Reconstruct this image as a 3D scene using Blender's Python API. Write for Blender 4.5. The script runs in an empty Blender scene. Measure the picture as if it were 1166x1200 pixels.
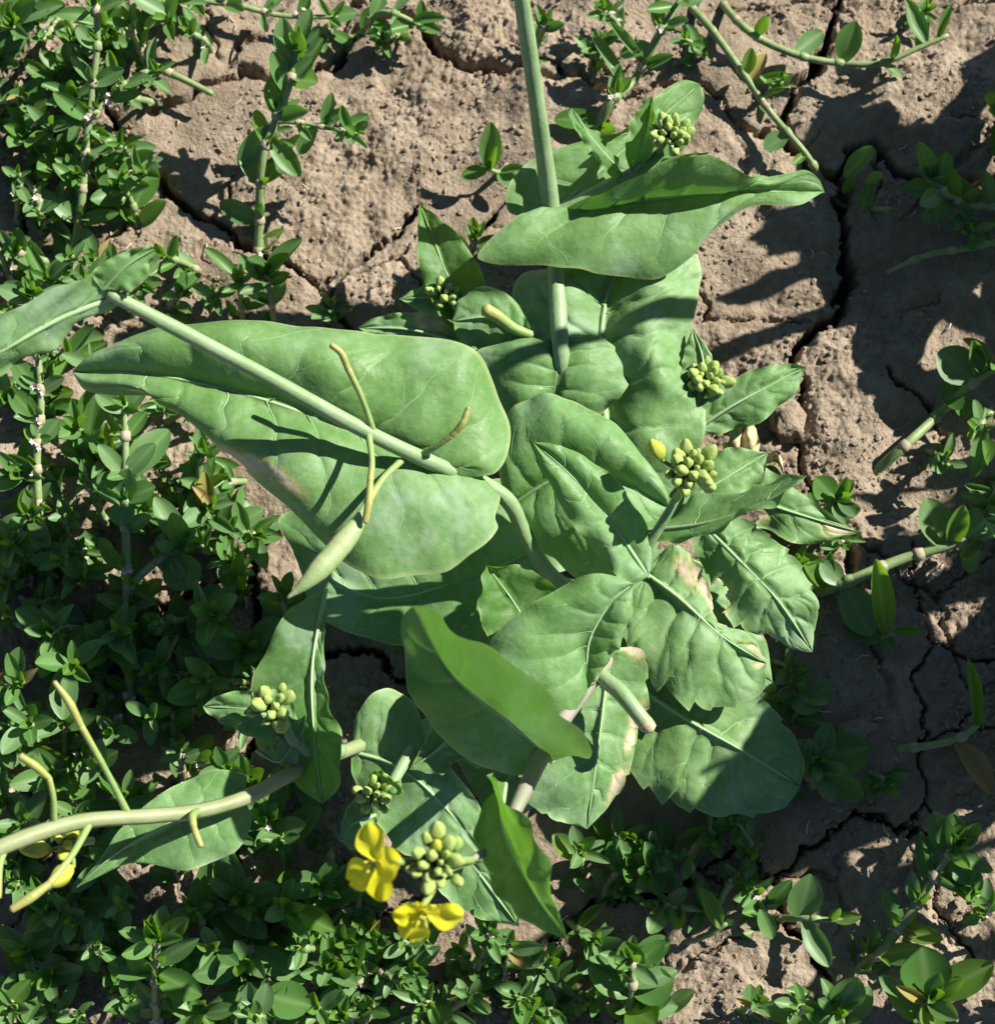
import bpy, math, random
import numpy as np
from mathutils import Vector, Matrix

# ------------------------------------------------------------------ camera, sky, sun
scn = bpy.context.scene
PITCH = math.radians(12); FPX = 1900.0; DIST = 0.70
CP = Vector((0, -DIST*math.sin(PITCH), DIST*math.cos(PITCH)))
CU = Vector((0, math.cos(PITCH), math.sin(PITCH)))
CF = Vector((0, math.sin(PITCH), -math.cos(PITCH)))
cd = bpy.data.cameras.new('camera'); cam = bpy.data.objects.new('camera', cd)
scn.collection.objects.link(cam); scn.camera = cam
cam.location = CP; cam.rotation_euler = (PITCH, 0, 0)
cd.sensor_fit = 'VERTICAL'; cd.sensor_height = 36; cd.lens = FPX/1200*36
cd.clip_start = 0.005; cd.clip_end = 100
cd.dof.use_dof = True; cd.dof.focus_distance = 0.625; cd.dof.aperture_fstop = 15

SUN_EL = math.radians(38); SX, SY = 0.85, 0.50          # sun stands to the right and up
w = bpy.data.worlds.new('World'); scn.world = w; w.use_nodes = True
nt = w.node_tree; bg = nt.nodes['Background']
sky = nt.nodes.new('ShaderNodeTexSky'); sky.sky_type = 'NISHITA'; sky.sun_disc = False
sky.altitude = 1500; sky.air_density = .8; sky.dust_density = .2; sky.sun_elevation = SUN_EL; sky.sun_rotation = math.atan2(SX, SY)
nt.links.new(sky.outputs[0], bg.inputs[0]); bg.inputs[1].default_value = 0.05
sl = bpy.data.lights.new('sun', 'SUN'); sl.energy = 5.0; sl.angle = math.radians(0.53); sl.color = (1, .96, .88)
so = bpy.data.objects.new('sun', sl); scn.collection.objects.link(so)
sv = Vector((SX, SY, 0)).normalized()*math.cos(SUN_EL) + Vector((0, 0, math.sin(SUN_EL)))
so.rotation_euler = sv.to_track_quat('Z', 'Y').to_euler(); so.location = sv*3
vs = scn.view_settings; vs.view_transform = 'Standard'; vs.look = 'None'; vs.gamma = 1; vs.exposure = 0.95
scn.cycles.max_bounces = 4; scn.cycles.diffuse_bounces = 1; scn.cycles.glossy_bounces = 1; scn.cycles.transmission_bounces = 3; scn.cycles.caustics_reflective = False; scn.cycles.caustics_refractive = False

# ------------------------------------------------------------------ helpers
COL = scn.collection
rng = np.random.default_rng(7); R = random.Random(11)
CPa, CUa, CFa = np.array(CP), np.array(CU), np.array(CF)
HS = 1.0
def P(u, v, h=0.0):                       # a point h centimetres above the ground
    d = np.array(((u-583)/FPX, 0, 0)) + CUa*(600-v)/FPX + CFa
    t = (CPa[2]-h*HS*.01)/(-d[2])
    return CPa + d*t
def PX(h=0.0): return (CPa[2]-h*HS*.01)/math.cos(PITCH)/FPX       # size of a photo pixel at height h

def cr(pts, n, tt=None):                  # Catmull-Rom through points, n samples by chord length
    p = np.array(pts, float)
    if len(p) == 2: p = np.array([p[0], (p[0]+p[1])/2, p[1]])
    seg = np.linalg.norm(np.diff(p, axis=0), axis=1)**.75 + 1e-9
    k = np.concatenate([[0], np.cumsum(seg)]); k /= k[-1]
    t = np.linspace(0, 1, n) if tt is None else tt
    m = np.zeros_like(p)
    m[1:-1] = (p[2:]-p[:-2])/(k[2:]-k[:-2])[:, None]
    m[0] = (p[1]-p[0])/(k[1]-k[0]); m[-1] = (p[-1]-p[-2])/(k[-1]-k[-2])
    i = np.clip(np.searchsorted(k, t, 'right')-1, 0, len(p)-2)
    hh = (k[i+1]-k[i])[:, None]; s = ((t-k[i])/(k[i+1]-k[i]))[:, None]
    return ((2*s**3-3*s**2+1)*p[i] + (s**3-2*s**2+s)*hh*m[i] + (-2*s**3+3*s**2)*p[i+1] + (s**3-s**2)*hh*m[i+1])

class Noise:
    def __init__(s, seed):
        r = np.random.default_rng(seed); a = r.uniform(0, 2*np.pi, (256, 256)); s.gx, s.gy = np.cos(a), np.sin(a)
    def __call__(s, x, y):
        xi = np.floor(x).astype(int); yi = np.floor(y).astype(int); fx = x-xi; fy = y-yi
        u = fx**3*(fx*(fx*6-15)+10); v = fy**3*(fy*(fy*6-15)+10)
        def g(a, b): return s.gx[(xi+a) & 255, (yi+b) & 255]*(fx-a) + s.gy[(xi+a) & 255, (yi+b) & 255]*(fy-b)
        return 1.4*((g(0, 0)*(1-u)+g(1, 0)*u)*(1-v) + (g(0, 1)*(1-u)+g(1, 1)*u)*v)
N1, N2, N3 = Noise(1), Noise(2), Noise(3)

def mesh(name, V, F, mat, smooth=True, attrs=None, uv=None):
    me = bpy.data.meshes.new(name)
    V = np.asarray(V, np.float32); F = np.asarray(F, np.int32)
    me.vertices.add(len(V)); me.vertices.foreach_set('co', V.ravel())
    k = F.shape[1]; me.loops.add(F.size); me.loops.foreach_set('vertex_index', F.ravel())
    me.polygons.add(len(F)); me.polygons.foreach_set('loop_start', np.arange(0, F.size, k, dtype=np.int32))
    me.update(calc_edges=True)
    me.polygons.foreach_set('use_smooth', np.full(len(F), smooth))
    for a, d in (attrs or {}).items():
        at = me.attributes.new(a, 'FLOAT', 'POINT'); at.data.foreach_set('value', np.asarray(d, np.float32).ravel())
    if uv is not None:
        l = me.uv_layers.new(name='UVMap'); l.data.foreach_set('uv', np.asarray(uv, np.float32)[F.ravel()].ravel())
    if mat: me.materials.append(mat)
    me.validate()
    return me
def link(name, me, parent=None, loc=None):
    o = bpy.data.objects.new(name, me); COL.objects.link(o)
    if parent: o.parent = parent
    if loc is not None: o.location = loc
    return o
def tag(o, label=None, cat=None, group=None, kind=None):
    if label: o['label'] = label
    if cat: o['category'] = cat
    if group: o['group'] = group
    if kind: o['kind'] = kind
    return o
def grid_faces(n, m):
    i = np.arange((n-1)*(m-1)); a = i//(m-1)*m + i % (m-1)
    return np.stack([a, a+1, a+m+1, a+m], 1)
def tube_data(path, rad, sides=10, ridge=0.0, cap=True):
    p = np.asarray(path, float); n = len(p); rad = np.broadcast_to(np.asarray(rad, float), (n,))
    t = np.gradient(p, axis=0); t /= np.linalg.norm(t, axis=1)[:, None]+1e-12
    a = np.array((0., 0, 1)) if abs(t[0][2]) < .9 else np.array((1., 0, 0))
    V = []; x = np.cross(t[0], a); x /= np.linalg.norm(x)
    for i in range(n):
        x = x - t[i]*np.dot(x, t[i]); x /= np.linalg.norm(x); y = np.cross(t[i], x)
        an = np.arange(sides)*2*np.pi/sides
        rr = rad[i]*(1+ridge*np.cos(an*sides/2))
        V.append(p[i] + np.outer(np.cos(an)*rr, x) + np.outer(np.sin(an)*rr, y))
    V = np.concatenate(V); j = np.arange(sides); F = []
    for i in range(n-1):
        F.append(np.stack([i*sides+j, i*sides+(j+1) % sides, (i+1)*sides+(j+1) % sides, (i+1)*sides+j], 1))
    F = np.concatenate(F)
    if cap:
        c0, c1 = len(V), len(V)+1
        V = np.vstack([V, p[0]-t[0]*rad[0]*.5, p[-1]+t[-1]*rad[-1]*.5]); b = (n-1)*sides
        z = np.stack([np.full(sides, c0), (j+1) % sides, j, j], 1)
        q = np.stack([np.full(sides, c1), b+j, b+(j+1) % sides, b+(j+1) % sides], 1)
        F = (F, np.vstack([z, q])[:, :3])
    return V, F
def polymesh(name, V, Fq, mat, tris=None, attrs=None):
    me = bpy.data.meshes.new(name)
    V = np.asarray(V, np.float32); faces = [list(map(int, f)) for f in Fq] + ([list(map(int, f)) for f in tris] if tris is not None else [])
    me.from_pydata(V.tolist(), [], faces); me.polygons.foreach_set('use_smooth', [True]*len(me.polygons))
    for a, d in (attrs or {}).items():
        at = me.attributes.new(a, 'FLOAT', 'POINT'); at.data.foreach_set('value', np.asarray(d, np.float32).ravel())
    if mat: me.materials.append(mat)
    return me
def tube(name, pts, rad, mat, parent, n=None, sides=10, ridge=0.0, origin=None, tip=None):
    n = n or max(8, 7*len(pts))
    path = cr(pts, n); r = np.interp(np.linspace(0, 1, n), np.linspace(0, 1, len(rad)), rad)
    r = r*(1+.05*N2(np.linspace(0, n*.22, n)+len(pts), np.full(n, path[0][0]*90))+.03*N3(np.linspace(0, n*.6, n), np.full(n, 1.3)))
    org = path[0] if origin is None else np.asarray(origin)
    V, (Fq, Ft) = tube_data(path-org, r, sides, ridge)
    at = np.concatenate([np.repeat(np.linspace(0, 1, n), sides), [0, 1]])
    return link(name, polymesh(name, V, Fq, mat, Ft, {'along': at}), parent), org

# ------------------------------------------------------------------ materials
def mat(name):
    m = bpy.data.materials.new(name); m.use_nodes = True; return m, m.node_tree, m.node_tree.nodes['Principled BSDF']
def nd(t, k, **kw):
    n = t.nodes.new(k)
    for a, b in kw.items(): setattr(n, a, b)
    return n
def mixc(t, fac, a, b, mode='MIX'):
    n = nd(t, 'ShaderNodeMix', data_type='RGBA', blend_type=mode)
    for sock, val in ((n.inputs[0], fac), (n.inputs[6], a), (n.inputs[7], b)):
        if isinstance(val, (int, float)): sock.default_value = val
        elif isinstance(val, tuple): sock.default_value = (*val, 1)
        else: t.links.new(val, sock)
    return n.outputs[2]
def ramp(t, inp, a, b, lo=0.0, hi=1.0):
    n = nd(t, 'ShaderNodeMapRange', clamp=True)
    t.links.new(inp, n.inputs[0]); n.inputs[1].default_value = a; n.inputs[2].default_value = b
    n.inputs[3].default_value = lo; n.inputs[4].default_value = hi
    return n.outputs[0]
def noise(t, vec, scale, detail=4, rough=.55):
    n = nd(t, 'ShaderNodeTexNoise'); n.inputs['Scale'].default_value = scale; n.inputs['Detail'].default_value = detail; n.inputs['Roughness'].default_value = rough
    if vec is not None: t.links.new(vec, n.inputs['Vector'])
    return n.outputs['Fac']
def attr(t, name): return nd(t, 'ShaderNodeAttribute', attribute_name=name).outputs['Fac']

def leaf_material(name, base, pale, trans, tw=.3, rough=.5, big=True, spec=.3):
    m, t, p = mat(name); L = t.links
    oi = nd(t, 'ShaderNodeObjectInfo'); vn = attr(t, 'vein')
    if big:
        tc = nd(t, 'ShaderNodeTexCoord'); tone = attr(t, 'tone')
        c = mixc(t, ramp(t, tone, .25, .75), base, pale)
        c = mixc(t, ramp(t, oi.outputs['Random'], 0, 1, 0, .35), c, tuple(x*y for x, y in zip(base, (1.15, .95, .9))))
        c = mixc(t, ramp(t, vn, .1, 1, 0, .35), c, (.30, .44, .22))
        c = mixc(t, ramp(t, attr(t, 'edge'), 0, 1, 0, .55), c, (.42, .48, .22))
        fine = noise(t, tc.outputs['Object'], 380, 3, .6)
        sc = nd(t, 'ShaderNodeMath', operation='MULTIPLY'); L.new(attr(t, 'scar'), sc.inputs[0]); L.new(ramp(t, fine, .3, .55, .55, 1), sc.inputs[1])
        c = mixc(t, ramp(t, sc.outputs[0], .12, .4), c, (.40, .42, .14)); c = mixc(t, ramp(t, sc.outputs[0], .35, .6), c, (.60, .50, .36))
        c = mixc(t, ramp(t, tone, .66, .95, 0, .55), c, (.30, .42, .29)); c = mixc(t, ramp(t, fine, .45, .75, 0, .2), c, (.36, .46, .30)); c = mixc(t, ramp(t, fine, .70, .76, 0, .7), c, (.42, .36, .26))
        bp = nd(t, 'ShaderNodeBump'); bp.inputs['Distance'].default_value = .0004; bp.inputs['Strength'].default_value = .75
        L.new(fine, bp.inputs['Height']); L.new(bp.outputs[0], p.inputs['Normal'])
        L.new(ramp(t, tone, .2, .8, rough-.06, rough+.12), p.inputs['Roughness'])
    else:
        c = mixc(t, oi.outputs['Random'], base, pale)
        c = mixc(t, ramp(t, vn, .2, 1, 0, .35), c, (.30, .42, .18))
        p.inputs['Roughness'].default_value = rough
    L.new(c, p.inputs['Base Color']); p.inputs['Specular IOR Level'].default_value = spec
    tr = nd(t, 'ShaderNodeBsdfTranslucent'); L.new(mixc(t, .6, c, trans), tr.inputs[0])
    mx = nd(t, 'ShaderNodeMixShader'); mx.inputs[0].default_value = tw
    L.new(p.outputs[0], mx.inputs[1]); L.new(tr.outputs[0], mx.inputs[2])
    L.new(mx.outputs[0], t.nodes['Material Output'].inputs['Surface'])
    return m
M_LEAF = leaf_material('mustard leaf', (.120, .260, .069), (.200, .355, .150), (.22, .60, .02), .22)
M_YOUNG = leaf_material('young mustard leaf', (.085, .215, .045), (.135, .27, .085), (.28, .68, .01), .38)
M_OLD = leaf_material('lower mustard leaf', (.132, .268, .080), (.208, .355, .150), (.22, .52, .03), .18)
M_WEED = leaf_material('knotgrass leaf', (.074, .185, .034), (.145, .255, .105), (.22, .58, .01), .27, .42, False)
M_WEEDY = leaf_material('young knotgrass leaf', (.085, .20, .03), (.13, .25, .05), (.34, .70, .01), .38, .42, False)

def plain(name, a, b, scale=60, rough=.5, spec=.4, tip=None, bump=.0003, sss=0):
    m, t, p = mat(name); tc = nd(t, 'ShaderNodeTexCoord')
    c = mixc(t, ramp(t, noise(t, tc.outputs['Object'], scale, 4), .3, .7), a, b)
    if tip:
        col, lo, hi = tip; c = mixc(t, ramp(t, attr(t, 'along'), lo, hi), c, col)
    t.links.new(c, p.inputs['Base Color']); p.inputs['Roughness'].default_value = rough; p.inputs['Specular IOR Level'].default_value = spec
    bp = nd(t, 'ShaderNodeBump'); bp.inputs['Distance'].default_value = bump; bp.inputs['Strength'].default_value = .6
    t.links.new(noise(t, tc.outputs['Object'], scale*6, 3), bp.inputs['Height']); t.links.new(bp.outputs[0], p.inputs['Normal'])
    if sss: p.inputs['Subsurface Weight'].default_value = sss; p.inputs['Subsurface Radius'].default_value = (.5, .5, .15); p.inputs['Subsurface Scale'].default_value = .002
    return m
M_STEM = plain('mustard stem', (.18, .29, .12), (.27, .37, .20), 90)
M_STEMP = plain('mauve mustard stem', (.21, .26, .14), (.31, .26, .24), 70)
M_STEMW = plain('weathered mustard stem', (.21, .26, .11), (.29, .32, .17), 80)
M_PED = plain('pedicel', (.20, .31, .09), (.28, .38, .13), 120, tip=((.34, .36, .10), .6, 1.0))
M_TIP = plain('dry pod tip', (.26, .30, .07), (.36, .34, .11), 120, tip=((.30, .26, .12), .85, 1.0))
M_VEIN = plain('side vein', (.17, .33, .12), (.28, .43, .20), 60)
M_RIB = plain('midrib', (.27, .42, .19), (.36, .49, .26), 90)
M_POD = plain('pod', (.22, .33, .13), (.36, .42, .20), 150)
M_BUD = plain('bud', (.28, .42, .09), (.44, .54, .17), 300)
M_BUDY = plain('yellow bud', (.55, .55, .05), (.40, .50, .07), 200)
M_PETAL = leaf_material('petal', (.82, .78, .02), (.88, .85, .06), (.98, .92, .05), .45, .5, False)
M_STAM = plain('stamen', (.70, .60, .08), (.62, .58, .12), 120)
M_WSTEM = plain('knotgrass stem', (.16, .25, .08), (.26, .33, .15), 200)
M_SHEATH = plain('knotgrass sheath', (.30, .28, .16), (.40, .34, .25), 400, .7)
M_WFLOW = plain('knotgrass flower', (.75, .70, .68), (.72, .50, .50), 900, .6)
M_STRAW = plain('straw', (.46, .40, .28), (.58, .52, .40), 300, .8)
M_CUT = plain('dry cut end', (.42, .30, .18), (.55, .42, .28), 300, .8)
M_DRY = plain('dried leaf', (.46, .42, .20), (.58, .50, .30), 120, .7)

# soil
m, t, p = mat('dry soil'); M_SOIL = m; L = t.links
tc = nd(t, 'ShaderNodeTexCoord'); ob = tc.outputs['Object']
c = mixc(t, ramp(t, attr(t, 'tone'), .2, .8), (.248, .191, .135), (.358, .288, .213))
fn = noise(t, ob, 620, 4, .65)
c = mixc(t, ramp(t, fn, .52, .74, 0, .5), c, (.165, .118, .085)); c = mixc(t, ramp(t, fn, .42, .28, 0, .6), c, (.47, .39, .30))
L.new(c, p.inputs['Base Color']); p.inputs['Roughness'].default_value = .95; p.inputs['Specular IOR Level'].default_value = .12
bp = nd(t, 'ShaderNodeBump'); bp.inputs['Distance'].default_value = .0016; bp.inputs['Strength'].default_value = .9; bp.invert = True
L.new(fn, bp.inputs['Height']); L.new(bp.outputs[0], p.inputs['Normal'])

# ------------------------------------------------------------------ ground: one sheet, fine in the middle, with real cracks
step = .00078; fx0, fx1, fy0, fy1 = -.275, .275, -.245, .30
def axis(a, b):
    mid = np.arange(a, b+step/2, step); g = step*1.28**np.arange(1, 36); g = np.cumsum(g)
    return np.concatenate([(a-g)[::-1], mid, b+g])
ax, ay = axis(fx0, fx1), axis(fy0, fy1)
GX, GY = np.meshgrid(ax, ay)
fade = np.clip(1-(np.hypot(GX, GY)-.5)/.8, 0, 1)
wx = GX + .0035*N1(GX*90, GY*90) + .0014*N2(GX*300, GY*300)
wy = GY + .0035*N2(GX*90+7, GY*90+3) + .0014*N1(GX*300+5, GY*300)
H = .010*N1(GX*6, GY*6) + .006*N2(GX*17, GY*17) + .0030*N3(GX*45, GY*45)
lump = N1(GX*110+9, GY*110); rough_mask = np.clip(.55+1.1*N3(GX*11+4, GY*11), .15, 1.3)
H += rough_mask*(.0023*lump + .0019*np.abs(N2(GX*190, GY*190+5)) + .0013*np.abs(N3(GX*330+3, GY*330)) + .0008*N3(GX*620, GY*620))
CRACKS = [  # photo points, half width px, depth cm
 ([(118,118),(132,140),(165,185),(200,225),(245,255),(290,288),(320,302),(372,332)], 6.0, 2.2),
 ([(385,72),(402,52),(418,30),(455,14),(488,24),(520,60),(560,78),(612,76),(640,70)], 7.5, 2.5),
 ([(604,212),(588,240),(566,265),(548,290)], 4.5, 1.8),
 ([(492,238),(460,270),(425,298),(395,325),(372,332)], 3.6, 1.6),
 ([(985,-10),(975,25),(955,75),(930,108),(922,150),(948,188),(984,205),(990,250),(993,320),(984,362),(942,398),(930,425),(905,440)], 8.5, 3.0),
 ([(984,205),(1010,165),(1034,178),(1062,210),(1110,212),(1180,218)], 5.0, 2.2),
 ([(845,112),(858,140),(880,150),(922,150)], 3.2, 1.4),
 ([(1130,975),(1060,972),(1018,953),(990,964),(962,984),(938,1006),(912,1022)], 2.6, 1.3),
 ([(868,985),(885,1008),(902,1028),(912,1050),(918,1080),(950,1110),(975,1160)], 4.6, 2.2),
 ([(1068,640),(1076,690),(1086,755),(1070,802),(1080,850),(1076,900),(1082,940),(1060,972)], 1.7, 1.0),
 ([(1086,755),(1106,760),(1135,772),(1180,780)], 2.2, 1.1),
 ([(1040,430),(1062,455),(1092,482),(1120,530)], 2.6, 1.2),
 ([(176,128),(205,122),(232,108),(262,92),(330,86),(385,72)], 5.5, 2.0),
 ([(276,205),(268,225),(258,240)], 1.6, .8), ([(196,300),(215,310),(222,330)], 1.8, .8),
 ([(930,425),(945,470),(935,530),(960,590)], 4.0, 1.6),
 ([(1082,940),(1120,1010),(1100,1060),(1150,1130)], 2.4, 1.1),
 ([(118,118),(60,160),(20,260),(60,400),(40,520)], 5, 2.0), ([(640,70),(720,110),(800,95),(845,112)], 4, 1.6),
 ([(372,332),(420,420),(400,560),(300,650),(330,790),(420,760),(500,830)], 5, 2), ([(300,650),(180,720),(100,840)], 4, 2),
 ([(330,790),(280,930),(300,1080),(420,1150),(600,1140),(700,1060),(800,1040),(868,985)], 4, 2),
]
dmin = np.full(GX.shape, 1.0); cut = np.zeros(GX.shape)
for pts, hw, dep in CRACKS:
    q = np.array([P(u, v, 0)[:2] for u, v in pts]); q = cr(np.c_[q, 0*q[:, :1]], 8*len(pts))[:, :2]
    lo, hi = q.min(0)-.03, q.max(0)+.03
    jx = slice(*np.searchsorted(ax, (lo[0], hi[0]))); jy = slice(*np.searchsorted(ay, (lo[1], hi[1])))
    X, Y = wx[jy, jx], wy[jy, jx]; d = np.full(X.shape, 9.0)
    wid = np.zeros(X.shape)
    for i in range(len(q)-1):
        a, b = q[i], q[i+1]; ab = b-a
        s = np.clip(((X-a[0])*ab[0]+(Y-a[1])*ab[1])/(ab@ab), 0, 1)
        dd = np.hypot(X-a[0]-s*ab[0], Y-a[1]-s*ab[1]); k = dd < d
        e = (i+.5)/(len(q)-1); d = np.where(k, dd, d); wid = np.where(k, .55+.45*math.sin(math.pi*min(1, max(0, e)))**.5, wid)
    wpx = .8*hw*PX()*wid*(1+.45*N3(X*60, Y*60))
    cut[jy, jx] = np.maximum(cut[jy, jx], dep*.01*np.clip(1.25-(d/wpx), 0, 1)**.6)
    dmin[jy, jx] = np.minimum(dmin[jy, jx], d)
# hairline crazing between the wide cracks
sites = np.c_[rng.uniform(-.33, .33, 150), rng.uniform(-.3, .36, 150)]
f1 = np.full(GX.shape, 9.); f2 = np.full(GX.shape, 9.)
for sx_, sy_ in sites:
    d = np.hypot(wx-sx_, wy-sy_); f2 = np.where(d < f1, f1, np.minimum(f2, d)); f1 = np.minimum(f1, d)
hair = np.clip(1-(f2-f1)/.0016, 0, 1)*np.clip(.15+2.2*N2(GX*14+2, GY*14+8), 0, 1)*fade
H -= .0020*np.exp(-np.clip(dmin, 0, 1)/.004)
H = H - cut - .006*hair
H *= np.clip(fade+.15, 0, 1)
TONE = np.clip(.5+.45*N2(GX*13+3, GY*13)+.3*N3(GX*60, GY*60)+.35*N1(GX*210, GY*210+9), 0, 1)
V = np.stack([GX, GY, H], -1).reshape(-1, 3)
ground = link('ground', mesh('ground', V, grid_faces(len(ay), len(ax)), M_SOIL, True, {'tone': TONE})); tag(ground, kind='structure')
def gh(x, y):
    i = int(np.clip(np.searchsorted(ay, y)-1, 0, len(ay)-2)); j = int(np.clip(np.searchsorted(ax, x)-1, 0, len(ax)-2))
    return float(H[i:i+2, j:j+2].max())

# crumbs of soil, far too many to count
def ico(seed, sub=0):
    import bmesh
    bm = bmesh.new(); bmesh.ops.create_icosphere(bm, subdivisions=1+sub, radius=1)
    r = random.Random(seed)
    for v in bm.verts: v.co *= r.uniform(.6, 1.25)
    bm.verts.ensure_lookup_table(); vv = np.array([v.co[:] for v in bm.verts]); ff = np.array([[a.index for a in f.verts] for f in bm.faces]); bm.free()
    return vv, ff
shapes = [ico(i) for i in range(8)]; VV, FF, off = [], [], 0
cnt = 0
while cnt < 20000:
    x, y = rng.uniform(-.27, .27), rng.uniform(-.24, .29)
    if N3(np.array(x*26.), np.array(y*26.)) + rng.normal(0, .35) < .1: continue
    s = .0003 + .0013*rng.random()**4
    vv, ff = shapes[cnt % 8]; a = rng.uniform(0, 6.28); ca, sa = math.cos(a), math.sin(a)
    q = vv*s*np.array((1.2, .9, .75)); q = np.c_[q[:, 0]*ca-q[:, 1]*sa, q[:, 0]*sa+q[:, 1]*ca, q[:, 2]]
    VV.append(q+(x, y, gh(x, y)+s*.25)); FF.append(ff+off); off += len(vv); cnt += 1
crumbs = link('soil_crumbs', mesh('soil_crumbs', np.vstack(VV), np.vstack(FF), M_SOIL, False, {'tone': np.repeat(rng.uniform(.3, 1, cnt), 12)})); tag(crumbs, 'fine loose crumbs of dry brown soil', 'soil crumbs', kind='stuff')
VV, FF, FT, off = [], [], [], 0
for i in range(150):
    x, y = rng.uniform(-.26, .27), rng.uniform(-.23, .28); a = rng.uniform(0, 6.28); ln = rng.uniform(.002, .009); z = gh(x, y)+.0006
    pth = np.array([(x, y, z), (x+math.cos(a)*ln*.5, y+math.sin(a)*ln*.5, z+.0012), (x+math.cos(a+.3)*ln, y+math.sin(a+.3)*ln, gh(x+math.cos(a+.3)*ln, y+math.sin(a+.3)*ln)+.0006)])
    v_, (a_, b_) = tube_data(pth, rng.uniform(.00018, .00045), 4); VV.append(v_); FF.append(a_+off); FT.append(b_+off); off += len(v_)
tag(link('plant_litter', polymesh('plant_litter', np.vstack(VV), np.vstack(FF), M_STRAW, np.vstack(FT))), 'tiny dry straw bits strewn over the soil', 'litter', kind='stuff')
def clod(u, v, sx, sy, sz, rz, label, seed):
    vv, ff = ico(seed, 2); pos = P(u, v, .5); z = gh(pos[0], pos[1])
    n = 1+.35*N1(vv[:, 0]*1.7+seed, vv[:, 1]*1.7+vv[:, 2])+.12*N2(vv[:, 0]*6, vv[:, 1]*6+vv[:, 2]*5)
    b = np.sign(vv)*np.abs(vv)**.6*n[:, None]*np.array((sx, sy, sz))*PX()
    o = link('soil_clod', mesh('soil_clod', b, ff, M_SOIL, True, {'tone': np.full(len(b), .6)}), None, (pos[0], pos[1], z+sz*PX()*.55)); o.rotation_euler.z = math.radians(rz)
    tag(o, label, 'clod')
clod(925, 487, 17, 26, 16, 8, 'blocky upright clod of soil beside the small spoon-shaped mustard leaf', 3)
clod(880, 455, 18, 12, 10, 40, 'crumbly soil clod under the tip bud leaf by the blocky clod', 4)
clod(905, 520, 13, 10, 9, 20, 'small rounded soil clod next to the withered curled leaf', 5)
clod(1000, 858, 22, 13, 8, 35, 'flat pale clod on the sunlit strip by the hairline crack', 9)
clod(965, 600, 10, 8, 8, 0, 'little clod behind the dull ragged lower leaf', 12)

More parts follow.
